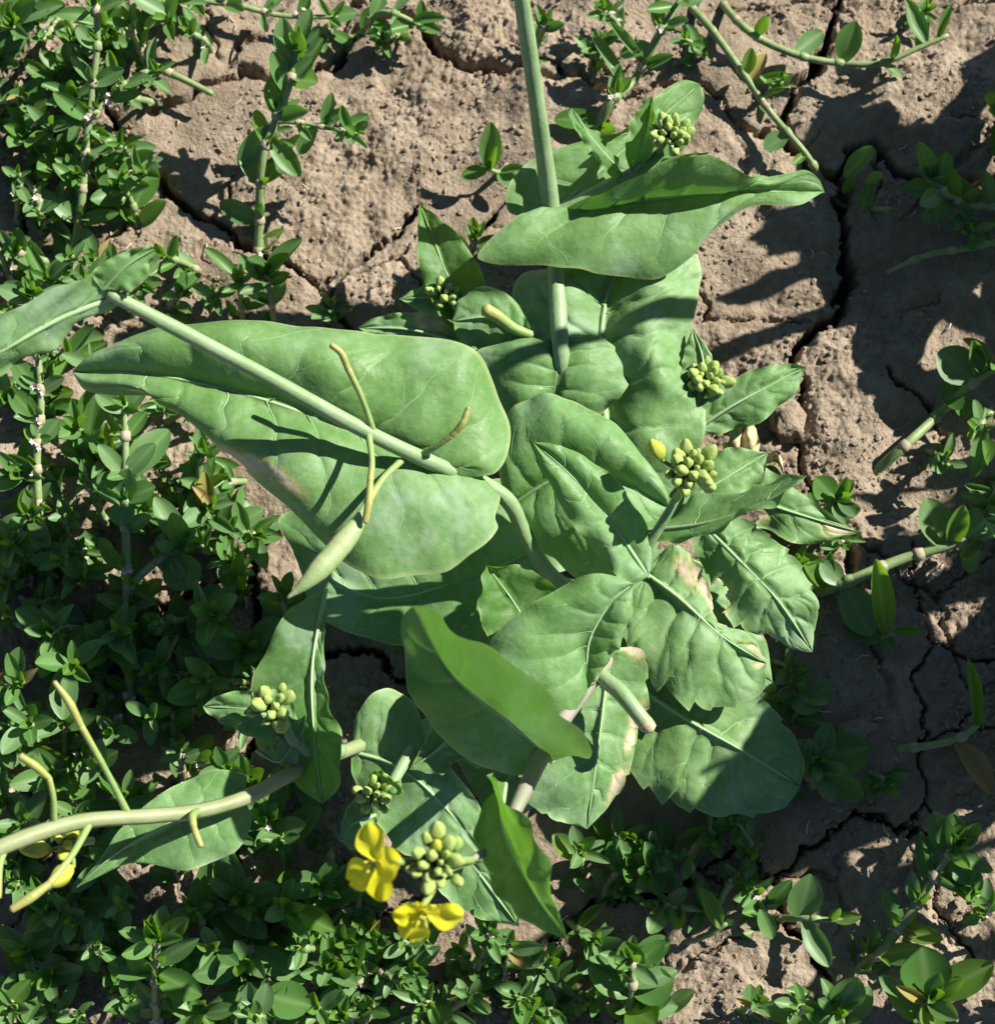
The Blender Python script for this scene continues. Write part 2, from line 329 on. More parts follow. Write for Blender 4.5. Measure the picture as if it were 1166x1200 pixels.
# ------------------------------------------------------------------ mustard plant
HS = .68
root_px = (700, 690); RP = P(*root_px, 0); RP[2] = gh(RP[0], RP[1])
plant = link('mustard_plant', None, None, RP)
tag(plant, 'broad-leaved mustard plant with yellow flowers and clasping blue-green leaves on cracked soil', 'plant')
def pts3(l): return [P(*q) for q in l]
LEAVES = []
def leaf(M, Lf, Rt, bow=.0, fold=.0, veins=6, mtl=None, seed=0, quilt=1.0, wave=.011, teeth=0., holes=(), scars=(), rib=.9, n=130, m_=76, edgecol=1., droop=0., parent=None, label=None):
    mtl = mtl or M_LEAF; r = random.Random(seed*77+5); nz = Noise(seed+50)
    Mp = pts3(M); Lp = [Mp[0]]+pts3(Lf)+[Mp[-1]]; Rp = [Mp[0]]+pts3(Rt)+[Mp[-1]]
    mc, lc, rc = cr(Mp, n), cr(Lp, n), cr(Rp, n)
    leng = np.linalg.norm(np.diff(mc, axis=0), axis=1).sum()
    tv = np.linspace(0, 1, n)
    hwid = np.maximum(np.linalg.norm(lc-mc, axis=1), np.linalg.norm(rc-mc, axis=1)).max()
    s = np.linspace(-1, 1, m_+1); s = np.sign(s)*np.abs(s)**.92
    T, S = np.meshgrid(tv, s, indexing='ij'); A = np.abs(S)
    env = np.sin(np.pi*np.clip(tv, 0, 1))**.5
    # ragged margins
    for e, k in ((lc, 1), (rc, 2)):
        d = e-mc; ph = r.uniform(0, 50)
        f = 1 + env*(wave*6*nz(tv*5+ph, 0*tv+k) + wave*2.5*nz(tv*17+ph, 0*tv+k+4))
        if teeth: f += env*teeth*(((tv*10+.5*nz(tv*6, tv*0+k)) % 1)**.7-.5)*(.6+.8*nz(tv*9+k, tv*0+2))
        e[:] = mc + d*f[:, None]
    E = np.where((S < 0)[..., None], lc[:, None], rc[:, None])
    Q = mc[:, None] + (E-mc[:, None])*A[..., None]
    # unit normal of the flat blade
    du = np.gradient(Q, axis=0); dv = np.gradient(Q, axis=1); nn = np.cross(du, dv); ln = np.linalg.norm(nn, axis=-1, keepdims=True)
    nn = nn/np.maximum(ln, 1e-12); nn[nn[..., 2] < 0] *= -1
    # veins
    VL = []
    vein = np.exp(-(A*hwid/.0011)**2)*np.clip(1.15-T, .25, 1)
    grv = np.exp(-(A*hwid/.0028)**2)
    for side in (-1, 1):
        on = (S*side > 0)
        for k in range(veins):
            t0 = (k+.35+r.uniform(-.18, .18))/veins*.86+.01
            tk = t0 + (.10+.05*r.random())*A**1.5 + .018*nz(A*4+k*3.1, A*0+side) - .03*A*(1-t0)
            ss_ = np.linspace(.0, .93, 16); kk = t0 + 0*ss_; VL.append((side, ss_, np.interp(ss_, np.abs(s[s*side >= 0])[::(1 if side > 0 else -1)], tk[0][s*side >= 0][::(1 if side > 0 else -1)])))
            dist = np.abs(T-tk)*leng*1.15
            wv = .0008*(1.15-.7*A)
            st = np.exp(-(dist/wv)**2)*np.clip(1.08-A, 0, 1)**.35
            vein = np.maximum(vein, .6*st*on); grv = np.maximum(grv, np.exp(-dist/.0017)*np.clip(1.1-A, 0, 1)*on)
            # fork
            a0 = r.uniform(.3, .6); df = r.choice((-.24, .2, .26)); tf = tk + np.clip(A-a0, 0, 1)*df
            s2 = np.linspace(a0, min(.95, a0+.45), 9); VL.append((side, s2, np.interp(s2, ss_, VL[-1][2])+(s2-a0)*df))
            st = np.exp(-((T-tf)*leng*1.15/(wv*.8))**2)*(A > a0)*np.clip(1.0-A, 0, 1)**.4
            vein = np.maximum(vein, .3*st*on); grv = np.maximum(grv, .6*np.exp(-np.abs((T-tf)*leng)/.0015)*(A > a0)*np.clip(1.05-A, 0, 1)*on)
    X = Q[..., 0]; Y = Q[..., 1]
    lift = -.0011*quilt*grv + .00035*quilt*nz(X*120, Y*120) + .0030*quilt*nz(X*38+3, Y*38)*env[:, None]
    lift += 1.5*bow*4*A*(1-A)*env[:, None]*np.where(S < 0, 1, .75) + fold*A*env[:, None] - droop*A**3*env[:, None]
    lift += .006*wave/.006*(A**4)*nz(T*7+seed, S*1.2)*env[:, None]*.5
    Q = Q + nn*lift[..., None]*np.clip(A*9, 0, 1)[..., None]
    edge = np.clip((A-.965)/.03, 0, 1)*edgecol
    scar = np.zeros(A.shape)
    for (st_, ss, rad) in scars:
        scar = np.maximum(scar, np.exp(-(((T-st_)*leng)**2+((S-ss)*hwid)**2)/rad**2))
    base = mc[0]; Vt = (Q-base).reshape(-1, 3); F = grid_faces(n, m_+1)
    keep = np.ones(len(F), bool); cx = .25*(T.ravel()[F].sum(1)); cs = .25*(S.ravel()[F].sum(1))
    for (ht, hs, ra, rb) in holes:
        an = np.arctan2((cs-hs)/rb, (cx-ht)/ra)
        keep &= (((cx-ht)/ra)**2+((cs-hs)/rb)**2) > (1+.25*np.sin(an*3+seed)+.12*np.sin(an*7))**2
        dd = np.sqrt(((T-ht)/ra)**2+((S-hs)/rb)**2); edge = np.maximum(edge, np.clip(1.6-dd, 0, 1)); scar = np.maximum(scar, np.clip(1.75-dd, 0, 1)*.8)
    par = parent or plant; off_ = np.array(par.matrix_world.translation if parent else RP)
    o = link('leaf', mesh('leaf', Vt, F[keep], mtl, True, {'vein': vein, 'edge': edge, 'scar': scar, 'tone': np.clip(.5+.5*nz(X*24, Y*24)+.3*nz(X*90+5, Y*90)+.22*nz(X*330, Y*330+3), 0, 1)}, np.stack([T, S], -1).reshape(-1, 2)), plant, base-RP)
    if label: o['label'] = label
    if rib:
        nr = 26; path = cr(Mp, nr) - base; rr = np.linspace(1, .12, nr)*rib*.001
        path[:, 2] -= rr*.80
        V_, (a_, b_) = tube_data(path[:-1], rr[:-1], 7)
        link('midrib', polymesh('midrib', V_, a_, M_RIB, b_, {'along': np.zeros(len(V_))}), o)
        if veins > 3 and mtl is not M_YOUNG and seed != 20:
            Vs, Fs, Ts, of = [], [], [], 0
            for q_, (side, sa, ta) in enumerate(VL):
                ok = (ta > .005) & (ta < .985)
                if ok.sum() < 4 or r.random() < .1: continue
                sa, ta = sa[ok], ta[ok]; fi = ta*(n-1); i0 = np.clip(fi.astype(int), 0, n-2); fi = (fi-i0)[:, None]
                fj = np.interp(sa*side, s, np.arange(len(s))); j0 = np.clip(fj.astype(int), 0, len(s)-2); fj = (fj-j0)[:, None]
                path = (Q[i0, j0]*(1-fi)*(1-fj)+Q[i0+1, j0]*fi*(1-fj)+Q[i0, j0+1]*(1-fi)*fj+Q[i0+1, j0+1]*fi*fj) - base
                if holes and any(np.any(((ta-ht)/ra)**2+((sa*side-hs)/rb)**2 < 1.7) for ht, hs, ra, rb in holes): continue
                rv = np.linspace(.00036 if len(sa) > 9 else .00020, .00008, len(path))*min(1, leng/.08)
                path[:, 2] -= rv*.35
                V_, (a_, b_) = tube_data(path, rv, 5); Vs.append(V_); Fs.append(a_+of); Ts.append(b_+of); of += len(V_)
            if Vs: link('side_veins', polymesh('side_veins', np.vstack(Vs), np.vstack(Fs), M_VEIN, np.vstack(Ts)), o)['kind'] = 'stuff'
    LEAVES.append(o); return o
# heights in cm; M midrib base to tip, then the two margins
# B big clasping leaf on the left stem
leaf([(536,556,14.6),(450,522,16.0),(340,478,17.0),(250,452,17.4),(160,437,17.2),(86,436,16.2)],
     [(552,560,15.6),(582,553,15.6),(599,512,15.4),(590,462,15.8),(556,412,16.2),(480,392,17),(380,384,17.4),(260,376,17.4),(170,388,17.2),(110,412,16.6)],
     [(556,566,14.6),(586,578,14.9),(581,606,15.2),(585,622,15.2),(560,648,15.4),(520,668,15.6),(440,673,15.8),(385,642,15.9),(335,592,16.0),(272,542,16.2),(226,494,16.4),(196,468,16.6),(130,462,16.6),(98,456,16.4)],
     bow=.007, veins=8, seed=1, n=170, m_=96, quilt=1.25, droop=.001, holes=[(.655,.97,.035,.13),(.80,.99,.02,.12)], scars=[(.52,.62,.006),(.58,.70,.006),(.63,.80,.007),(.68,.85,.007),(.75,.8,.006),(.84,.7,.005)], rib=1.3)
# A top leaf
leaf([(650,252,7.1),(720,240,7.6),(790,231,8.0),(870,224,8.0),(966,226,7.1)],
     [(612,250,8.6),(576,276,8.4),(561,304,8.0),(625,314,7.4),(700,320,7.0),(765,328,6.8),(803,306,7.0),(832,276,7.4),(880,248,8.0),(935,240,8.4)],
     [(690,222,9.2),(735,205,10.6),(775,184,11.4),(812,174,11.4),(850,186,10.6),(885,203,8.4),(902,207,8.2),(938,200,7.8),(956,210,7.4)],
     bow=.003, veins=6, seed=2, n=150, m_=90, fold=.003, rib=1.1)
leaf([(646,250,6.8),(700,202,7.2),(760,150,7.6),(820,98,7.6)],
     [(600,250,6.8),(596,222,7.0),(622,188,7.2),(690,162,7.6),(735,148,7.8),(770,112,7.9),(800,94,7.8)],
     [(690,262,6.4),(750,225,6.2),(800,175,6.6),(818,140,7.0),(824,112,7.4)], veins=5, seed=3, fold=.002)
leaf([(738,214,8.6),(716,188,9.6),(692,160,10.4),(670,126,10.6)], [(722,214,8.8),(698,184,10.0),(677,156,10.6),(667,132,10.7)], [(734,206,8.6),(728,190,8.8),(706,164,9.8),(684,138,10.4)],
     mtl=M_YOUNG, seed=4, veins=3, fold=-.002, n=40, m_=24, rib=.5, wave=.01)
leaf([(752,206,8.8),(785,190,9.6),(832,178,9.8)], [(770,190,9.2),(800,181,9.8)], [(765,212,9.0),(805,198,9.4)], mtl=M_YOUNG, seed=5, veins=3, n=36, m_=20, rib=.4)
leaf([(742,205,8.6),(752,165,9.6),(764,112,10.2)], [(735,180,9.1),(745,140,9.6)], [(764,175,9.4),(768,138,10.0)], mtl=M_YOUNG, seed=6, veins=3, fold=.004, n=36, m_=20, rib=.4)
# C, D, E under the top stem
leaf([(657,398,6.2),(652,440,6.2),(640,520,3.7)], [(630,396,6.2),(585,402,6.0),(556,418,5.6),(572,462,5.2),(600,505,4.2)], [(682,392,6.2),(716,404,6.0),(737,436,5.6),(724,466,5.2),(690,500,4.2)], bow=.004, seed=7, veins=6, quilt=1.2, rib=.7)
leaf([(598,592,10.4),(655,560,11.8),(715,560,12.0),(782,594,10.8)], [(586,566,10.6),(582,512,11.4),(604,470,12),(645,463,12.4),(700,484,12.4),(752,530,11.8),(780,574,11)],
     [(612,622,10.2),(650,660,9.6),(700,685,9),(750,668,9.4),(778,625,10)], bow=.006, seed=8, veins=7, quilt=1.1, n=150, m_=84)
leaf([(735,640,2.5),(708,480,4.6),(704,400,5.2),(717,330,5.6),(766,258,5.2)], [(685,580,3),(640,470,4),(600,390,4.6),(608,325,5),(660,312,5.4),(715,280,5.4)],
     [(790,620,3),(818,545,4.4),(824,470,4.8),(804,420,5),(817,360,5.2),(819,312,5.2),(802,276,5.2)], bow=.007, seed=9, veins=7, quilt=2.6, n=150, m_=90, rib=2.4, mtl=M_OLD)
leaf([(655,402,3.9),(672,365,4.7),(690,318,4.9)], [(640,385,4.1),(640,345,4.7),(660,318,4.9)], [(690,400,4.3),(712,370,4.5),(708,335,4.9)], bow=.0, seed=10, veins=4, n=50, m_=32, scars=[(.9,-.3,.006)], rib=.5)
leaf([(625,392,6.0),(580,372,6.4),(530,376,6.0)], [(605,352,6.4),(565,338,6.6),(536,352,6.4)], [(610,412,5.6),(570,412,5.4),(540,402,5.6)], seed=11, veins=4, n=50, m_=32)
leaf([(545,402,4.0),(480,386,4.4),(420,384,4.0)], [(522,372,4.4),(478,366,4.6),(440,372,4.4)], [(520,404,4.0),(475,400,4.0),(440,394,4.0)], seed=12, veins=4, n=50, m_=32, scars=[(.35,-.8,.007)])
# F the upright pointed leaf over D
leaf([(760,676,13.4),(716,612,15),(670,558,16.2),(625,518,16.6)], [(735,684,13.6),(692,640,14.6),(656,588,15.4),(632,542,16.2)], [(764,640,13.6),(746,600,14.6),(716,560,15.6),(682,534,16.2),(648,520,16.6)], seed=13, veins=5, bow=.002, fold=.001, quilt=.6)
# G grey folded leaf by the right buds
leaf([(748,622,13.2),(830,612,15.2),(900,586,17),(944,558,18)], [(772,606,12.6),(818,582,13.0),(872,571,14.6),(926,558,16.8)], [(770,636,13.8),(830,622,16.0),(900,594,17.8)], seed=14, veins=4, quilt=.5, n=60, m_=36, rib=.9)
# H toothed leaf with pale midrib
leaf([(818,608,8.6),(865,655,8.8),(910,702,8.2),(952,764,6.8)], [(848,598,8.8),(896,626,8.6),(936,658,8.2),(957,712,7.6)], [(812,640,8.2),(832,684,7.8),(850,722,7.4),(896,748,7),(934,762,6.8)], seed=15, veins=6, teeth=.22, quilt=1.5, holes=[(.42,1.0,.07,.34),(.75,1.0,.04,.14)], rib=1.1, mtl=M_OLD)
# I and J, scarred lower leaves
leaf([(752,668,8),(795,700,8.4),(845,745,8.2),(898,778,7.2)], [(790,640,8.2),(828,676,8.2),(846,724,8),(886,748,7.6)], [(733,700,7.8),(740,760,7.6),(775,806,7.4),(838,832,7),(888,812,7)], seed=16, veins=6, quilt=1.9, teeth=.2,
     holes=[(.60,-.97,.06,.22)], scars=[(.30,-.62,.006),(.40,-.80,.006),(.50,-.85,.007),(.9,-.5,.006),(.95,.3,.004)], mtl=M_OLD)
leaf([(728,790,5.4),(800,840,5.8),(870,880,5.4),(938,922,4.4)], [(760,775,5.6),(840,780,5.6),(892,815,5.4),(922,848,5),(942,892,4.6)], [(735,850,5),(736,900,4.6),(785,942,4.4),(860,954,4.2),(915,948,4.2)], seed=17, veins=7, quilt=1.6, teeth=.2, n=150, m_=84, mtl=M_OLD, scars=[(.4,-.7,.006)])
leaf([(715,760,9.0),(704,850,9.4),(688,972,8)], [(655,806,9.2),(622,866,9),(612,930,8.4),(642,956,8.2)], [(748,760,9),(759,806,9),(748,868,8.6),(722,934,8.2)], seed=18, veins=6, quilt=1.1, teeth=.14, mtl=M_OLD, scars=[(.45,.85,.005),(.55,.8,.004),(.75,.8,.006),(.12,.9,.006)])
leaf([(700,690,3.4),(780,712,4.4),(860,762,4.6),(905,800,4)], [(745,650,4),(815,655,4.6),(868,705,4.6),(900,760,4.2)], [(715,745,3.6),(765,800,4),(840,820,4),(885,815,4)], seed=70, veins=6, quilt=1.5, mtl=M_OLD, teeth=.12)
leaf([(690,720,3),(640,820,4.2),(600,900,4),(575,960,3.4)], [(630,740,3.6),(560,800,4),(535,880,4)], [(715,800,4),(680,880,4),(620,950,3.6)], seed=71, veins=6, quilt=1.3, mtl=M_OLD, teeth=.1)
leaf([(690,650,3),(640,600,4),(570,600,4),(500,640,3.4)], [(650,560,4),(580,560,4.2),(520,590,4)], [(660,670,3.6),(590,670,3.8),(530,680,3.4)], seed=72, veins=5, mtl=M_OLD)
# L bright heart-shaped leaf, M folded leaf in front of it
leaf([(688,806,12.6),(690,752,14.4),(716,706,15.2),(742,684,15.2)], [(650,856,13.2),(596,832,13.6),(574,766,14),(612,716,14.6),(652,690,15),(692,672,15.4),(724,676,15.4)], [(706,790,12.8),(722,756,13.8),(740,722,14.8)], seed=19, veins=6, bow=.003, scars=[(.1,.6,.005)])
leaf([(648,892,16.2),(600,848,17),(530,790,18.4),(484,710,20)], [(602,908,16),(542,890,15.8),(496,842,16.6),(472,778,18),(470,728,19.4)], [(692,888,21),(658,850,23.4),(622,804,25.4),(565,762,26),(505,722,23.6)], seed=20, veins=5, quilt=.8, rib=1.3, fold=-.002, scars=[(1.,0,.004)])
leaf([(632,762,10.4),(606,712,12),(570,662,13.4)], [(588,768,11),(560,722,12.6),(562,680,13.6)], [(662,738,11.2),(658,694,12.2),(612,664,13.2)], seed=21, veins=4, mtl=M_YOUNG, n=50, m_=32, fold=.002)
# dark lower leaves in the shade
leaf([(640,640,6),(540,680,6.6),(440,700,6),(345,650,5)], [(600,590,6.6),(500,600,6.8),(400,590,6),(330,605,5)], [(620,730,6),(540,762,6),(440,750,5.6),(372,720,5)], seed=22, veins=6, mtl=M_OLD)
leaf([(650,700,5),(590,740,5.4),(500,735,5),(400,690,4.4)], [(600,690,5.4),(520,690,5.4),(440,676,5)], [(600,790,5),(520,790,5),(440,740,4.6)], seed=23, veins=6, mtl=M_OLD)
# P backlit leaf with lower-left buds
leaf([(382,690,12.0),(366,780,12.6),(368,860,13),(378,942,12.6)], [(340,715,12),(305,778,12),(292,830,11.8),(302,872,11.6),(335,905,11.8),(362,932,12.4)], [(380,740,12.2),(380,810,13.4),(396,868,13.8),(398,915,13.4)], seed=24, veins=5, mtl=M_YOUNG)
leaf([(352,856,12.8),(295,832,13.2),(238,828,13)], [(335,812,13.2),(280,810,13.4),(254,816,13.2)], [(338,874,12.8),(290,858,12.8),(252,842,12.8)], seed=25, veins=4, n=46, m_=28)
leaf([(300,880,12),(330,892,12.8),(358,838,13.6)], [(318,872,12.6),(340,850,13.4)], [(340,894,12.4),(356,865,13.2)], seed=26, veins=3, n=30, m_=18, mtl=M_YOUNG, rib=.4)
# Q and companions, lower centre
leaf([(412,880,8),(470,900,8.4),(525,950,8),(570,1010,7)], [(418,836,8.6),(446,808,9),(486,822,8.8),(505,872,8.4),(552,928,8),(572,972,7.4)], [(415,915,7.6),(438,962,7.4),(472,996,7.2),(535,1016,7)], seed=27, veins=6)
leaf([(495,930,5.6),(555,1015,5.8),(608,1086,5.2)], [(545,945,6),(585,1015,5.8),(606,1060,5.4)], [(492,1000,5.4),(535,1062,5.2),(580,1082,5.2)], seed=28, veins=5)
leaf([(545,846,9),(515,876,9.4),(480,902,9)], [(512,842,9.2),(496,872,9.4)], [(566,880,9),(560,900,9),(535,892,9),(518,908,9)], seed=29, veins=4, n=46, m_=30, teeth=.15, mtl=M_OLD)
# S bright leaf at the flower stalk
leaf([(592,918,21.7),(590,970,22.8),(622,1040,23.6),(664,1102,23.2)], [(570,940,21.8),(556,985,21.8),(572,1030,22.2),(615,1080,22.8)], [(574,908,23.8),(612,950,24.8),(640,1010,25.0),(655,1060,24.2)], seed=30, veins=4, mtl=M_YOUNG, quilt=.6)
# U leaf clasping the pod stalk, V folded leaf top left
leaf([(286,932,13.6),(220,955,14.4),(140,998,14.6),(90,1040,14)], [(288,908,13.4),(240,904,13.6),(192,928,14),(150,962,14.4)], [(294,962,13.2),(272,1000,13.2),(212,1020,13.6),(150,1016,14)], seed=31, veins=5, wave=.004)
leaf([(134,346,26.4),(70,372,27.2),(0,412,27.6),(-70,450,27)], [(172,322,26.6),(186,298,27),(150,300,27.4),(100,322,28),(40,352,28.4),(-30,385,28)], [(158,348,26),(110,372,26),(60,410,26),(0,436,26.2),(-45,450,26.6)], seed=32, veins=5, quilt=.7, rib=1.4)
leaf([(120,340,27.2),(148,312,27.8),(184,290,27.8)], [(110,318,27.8),(142,296,28),(168,289,28)], [(150,340,27),(176,312,27.4)], seed=33, veins=3, n=36, m_=22, rib=.4)
# W, X on the right, Z shoot behind the left leaf
leaf([(808,508,4.6),(860,474,5.4),(944,430,5.4)], [(828,464,5.2),(880,434,5.8),(924,426,5.6)], [(840,510,4.6),(892,492,5),(932,458,5.2)], seed=34, veins=6, quilt=1.5, n=60, m_=40)
leaf([(818,470,5),(824,425,5.6),(812,385,5.6)], [(800,440,5.2),(803,405,5.5)], [(838,450,5.4),(832,410,5.6)], seed=35, veins=3, n=36, m_=22)
leaf([(835,560,4.4),(905,592,4.8),(1008,624,4.2)], [(858,532,4.8),(910,556,5),(955,590,4.6),(985,612,4.4)], [(840,610,4),(900,622,4),(948,638,4)], seed=36, veins=5, holes=[(.35,.6,.09,.25)], mtl=M_OLD, scars=[(.9,.2,.008)])
leaf([(800,590,4.8),(850,560,5.2),(900,530,5)], [(815,550,5.2),(850,525,5.6)], [(840,600,5),(890,570,5)], seed=37, veins=4, n=46, m_=28)
leaf([(560,392,4),(530,335,5),(512,290,5.6),(492,238,5.6)], [(525,385,4.4),(496,330,5.2),(490,275,5.6)], [(575,372,4.2),(562,320,5),(530,272,5.6)], seed=38, veins=4, mtl=M_YOUNG, fold=.004, n=50, m_=32)
leaf([(560,352,4.4),(520,348,5),(468,350,4.8)], [(530,332,5),(495,334,5)], [(530,372,4.6),(495,366,4.8)], seed=39, veins=4, n=40, m_=26)
leaf([(440,955,8.4),(415,965,9),(398,985,8.8)], [(425,930,9),(405,950,9)], [(440,985,8.6),(415,995,8.8)], seed=40, veins=3, n=36, m_=22)
leaf([(432,908,10),(452,915,10.6),(474,928,10.4)], [(446,902,10.8),(466,914,10.8)], [(440,922,10.2),(460,932,10.4)], seed=41, veins=3, n=30, m_=18, mtl=M_YOUNG, rib=.3)

# stems
def stem(name, pts, radpx, mtl=M_STEM, parent=None, sides=14, ridge=.06):
    pp = pts3(pts); rad = [r*PX(q[2]) for r, q in zip(radpx, pts)]
    o, org = tube(name, pp, rad, mtl, plant if parent is None else parent, sides=sides, ridge=ridge)
    o.location = org - (RP if parent is None else np.array(parent['_org'])); return o, org
def child(o, org): o['_org'] = list(org); return o
S1, o1 = stem('stem', [(698,690,.2),(676,590,2.0),(664,490,3.8),(656,400,6.8),(652,325,6.6),(646,250,7.4),(630,130,13),(611,0,19),(600,-80,23)], [13,12,11,10.5,10.5,10.5,10,10,9.5])
S2, o2 = stem('stem', [(698,690,.2),(668,690,5.6),(640,668,8.2),(616,630,10.4),(596,588,12.6),(566,566,13.7),(526,551,15.9),(430,506,18.6),(300,434,22.2),(140,350,26.6),(128,344,26.8)], [13,12,9,9,9,9,8.8,8.6,8.4,9,7.5])
S3, o3 = stem('stem', [(698,692,.2),(600,790,4),(500,850,5.4),(440,867,7.2),(405,880,9.0),(345,905,12.4),(290,934,14.6),(235,950,16),(180,956,17.4),(100,962,19.4),(40,978,21),(-20,1004,22),(-90,1050,23)], [12,10,8.5,8.2,8.2,8.4,8.6,8.6,8.4,8.6,9.2,9.6,9.4], M_STEMW)
S4, o4 = stem('stem', [(698,692,.2),(715,760,7),(694,796,10.6),(660,842,13.6),(632,890,16.6),(608,940,19.2),(585,985,20.6),(552,1008,23)], [14,13,10,9,10,10,7,4], M_STEMP)
S5, o5 = stem('stem', [(706,720,5),(700,785,10.4),(728,812,11.6),(760,852,11.8)], [10,9.5,9.5,9])
cap, oc = stem('cut_end', [(756,847,11.85),(763,855,11.85)], [9.2,7.5], M_CUT); cap.location = oc-RP
stem('branch', [(705,690,2),(735,672,9),(752,650,13),(775,615,14.4),(795,580,15.6)], [7,7,7,6,5])
stem('branch', [(705,685,1),(760,560,3.4),(805,500,3.4),(822,462,4.2)], [5,5,5,4])
stem('branch', [(650,252,7.0),(705,222,8),(748,200,8.8),(775,178,9.6)], [8,8,8,6])
stem('branch', [(400,880,10),(370,884,12),(345,868,13),(330,840,13.6)], [8,8,7,6])
stem('branch', [(500,850,7),(470,900,9),(445,945,9.6)], [8,7,6])
stem('branch', [(698,688,.3),(640,500,2.4),(580,410,3.6),(540,365,5)], [9,8,8,6])
stub, _ = stem('petiole', [(650,402,5.4),(605,386,6.4),(582,370,7.2),(568,362,7.6)], [7,6,7,8], M_PED)

# pods: pedicel > pod
def pod(ped, pr, pd, qr, mp=M_TIP, fat=None):
    a, org = stem('pedicel', ped, pr, M_PED, sides=8, ridge=0)
    if pd:
        pp = pts3(pd); o, og = tube('pod', pp, [r*PX(pd[0][2]) for r in qr], mp, a, sides=12, n=40); o.location = og-org
pod([(440,512,18.3),(424,466,20),(408,432,21)], [4.0,3.6,4.0], [(408,432,21),(400,414,21.4),(388,404,21.6)], [4.0,4.3,3.6])
pod([(490,535,17),(510,524,17.8),(530,510,18.4)], [4.0,3.6,4.0], [(530,510,18.4),(542,496,18.8),(549,478,19)], [4.0,4.3,3.6])
pod([(432,509,18.7),(436,540,19.8),(434,565,20.2)], [4.3,3.6,4.0], [(434,565,20.2),(432,590,20.2),(428,612,20)], [4.0,4.7,4.3])
pod([(470,540,17.2),(448,562,18.2),(430,590,19)], [4.3,4.3,5.0], [(430,590,19),(418,615,19.4),(392,648,19.8),(362,680,20.2),(337,701,20.2)], [3.5,6,9,12,13.5,13,13.5,12,8.5,5,1.5], M_POD)
pod([(152,957,18),(124,902,20.2),(95,850,22)], [4.3,3.6,4.0], [(95,850,22),(82,824,22.6),(64,799,23)], [4.3,4.7,2.9])
pod([(64,971,20.2),(63,935,21.4),(58,912,22)], [4.3,3.6,3.6], [(58,912,22),(42,898,22.4),(24,886,22.6)], [3.6,5.0,4.0])
pod([(108,961,19.2),(85,1002,20.6),(58,1036,21.6)], [4.3,4.0,4.3], [(58,1036,21.6),(36,1052,22),(14,1066,22.2)], [4.3,5.8,4.3])
pod([(8,990,21.3),(0,1015,22),(-2,1052,22.4)], [4.3,4.0,4.3], None, None)
pod([(233,951,16.1),(226,956,17.6),(227,968,18)], [5.0,5.0,4.3], [(227,968,18),(231,980,18.2),(236,992,18.2)], [3.6,4.0,3.6])

# buds and flowers
def bud_mesh(name, m):
    n, k = 9, 12; V = []; F = []
    for i in range(n):
        a = i/(n-1); r = math.sin(math.pi*min(.999, a*.93+.035))**.75*(1-.18*a)*.5
        for j in range(k):
            th = j*2*math.pi/k; rr = r*(1-.16*(abs(math.cos(2*th)) > .9))
            V.append((rr*math.cos(th), rr*math.sin(th), a*1.3))
    for i in range(n-1):
        for j in range(k): F.append((i*k+j, i*k+(j+1) % k, (i+1)*k+(j+1) % k, (i+1)*k+j))
    F2 = [tuple(range(k-1, -1, -1)), tuple((n-1)*k+j for j in range(k))]
    me = bpy.data.meshes.new(name); me.from_pydata(V, [], F+F2); me.polygons.foreach_set('use_smooth', [True]*len(me.polygons)); me.materials.append(m); return me
BM, BMY = bud_mesh('bud', M_BUD), bud_mesh('bud', M_BUDY)
def aim(o, d):
    o.rotation_mode = 'QUATERNION'; o.rotation_quaternion = Vector(d).normalized().to_track_quat('Z', 'Y')
def cluster(u, v, h, rad, n, size, seed, src, yellow=0.0, extra=(), lean=(0, 0, 1)):
    r = random.Random(seed); cpos = P(u, v, h); px = PX(h); s0 = P(*src)
    hd, org = tube('flower_head', [s0, (s0+cpos)/2+np.array((0, 0, .003)), cpos+np.array((0, 0, -.004))], [.0014, .0014, .0010], M_PED, plant, sides=8); hd.location = org-RP
    spots = [(math.sqrt((i+.5)/n)*rad*.86, i*2.39996+r.uniform(-.3, .3), None) for i in range(n)]
    V, F, Ft, off = [], [], [], 0
    for i, (rr, th, _) in enumerate(spots):
        x, y = math.cos(th)*rr*px, math.sin(th)*rr*px
        z = (.55-.75*(rr/rad)**2)*rad*px + r.uniform(-.1, .1)*rad*px
        d = np.array((x*1.0, y*1.0, rad*px*.9)) + np.array(lean)*rad*px*.2
        sz = 1.08*size*px*(.62+.5*rr/rad)*r.choice((.7, .9, 1, 1.1, 1.25))*r.uniform(.92, 1.08)
        p0 = cpos + np.array((x, y, z))
        b = link('bud', BMY if r.random() < yellow else BM, hd, p0-org-d/np.linalg.norm(d)*sz*.6); b.scale = (sz, sz, sz*r.uniform(.95, 1.2)); aim(b, d)
        vv, (fq, ft) = tube_data(cr([cpos-org+np.array((0, 0, -.006)), p0-org-d/np.linalg.norm(d)*sz*.5], 5), .0007, 6)
        V.append(vv); F.append(fq+off); Ft.append(ft+off); off += len(vv)
    for (eu, ev, eh, sz, d, yl) in extra:
        p0 = P(eu, ev, eh); sz *= PX(eh)
        b = link('bud', BMY if yl else BM, hd, p0-org); b.scale = (sz, sz, sz*1.1); aim(b, d)
        vv, (fq, ft) = tube_data(cr([cpos-org+np.array((0, 0, -.008)), p0-org+np.array((0, 0, -.002)), p0-org], 7), .0008, 6)
        V.append(vv); F.append(fq+off); Ft.append(ft+off); off += len(vv)
    if V: link('bud_stalk', polymesh('bud_stalk', np.vstack(V), np.vstack(F), M_PED, np.vstack(Ft), {'along': np.zeros(off)}), hd)
    return hd, org
cluster(786,158,10.8,26,24,13,1,(770,182,9.4))
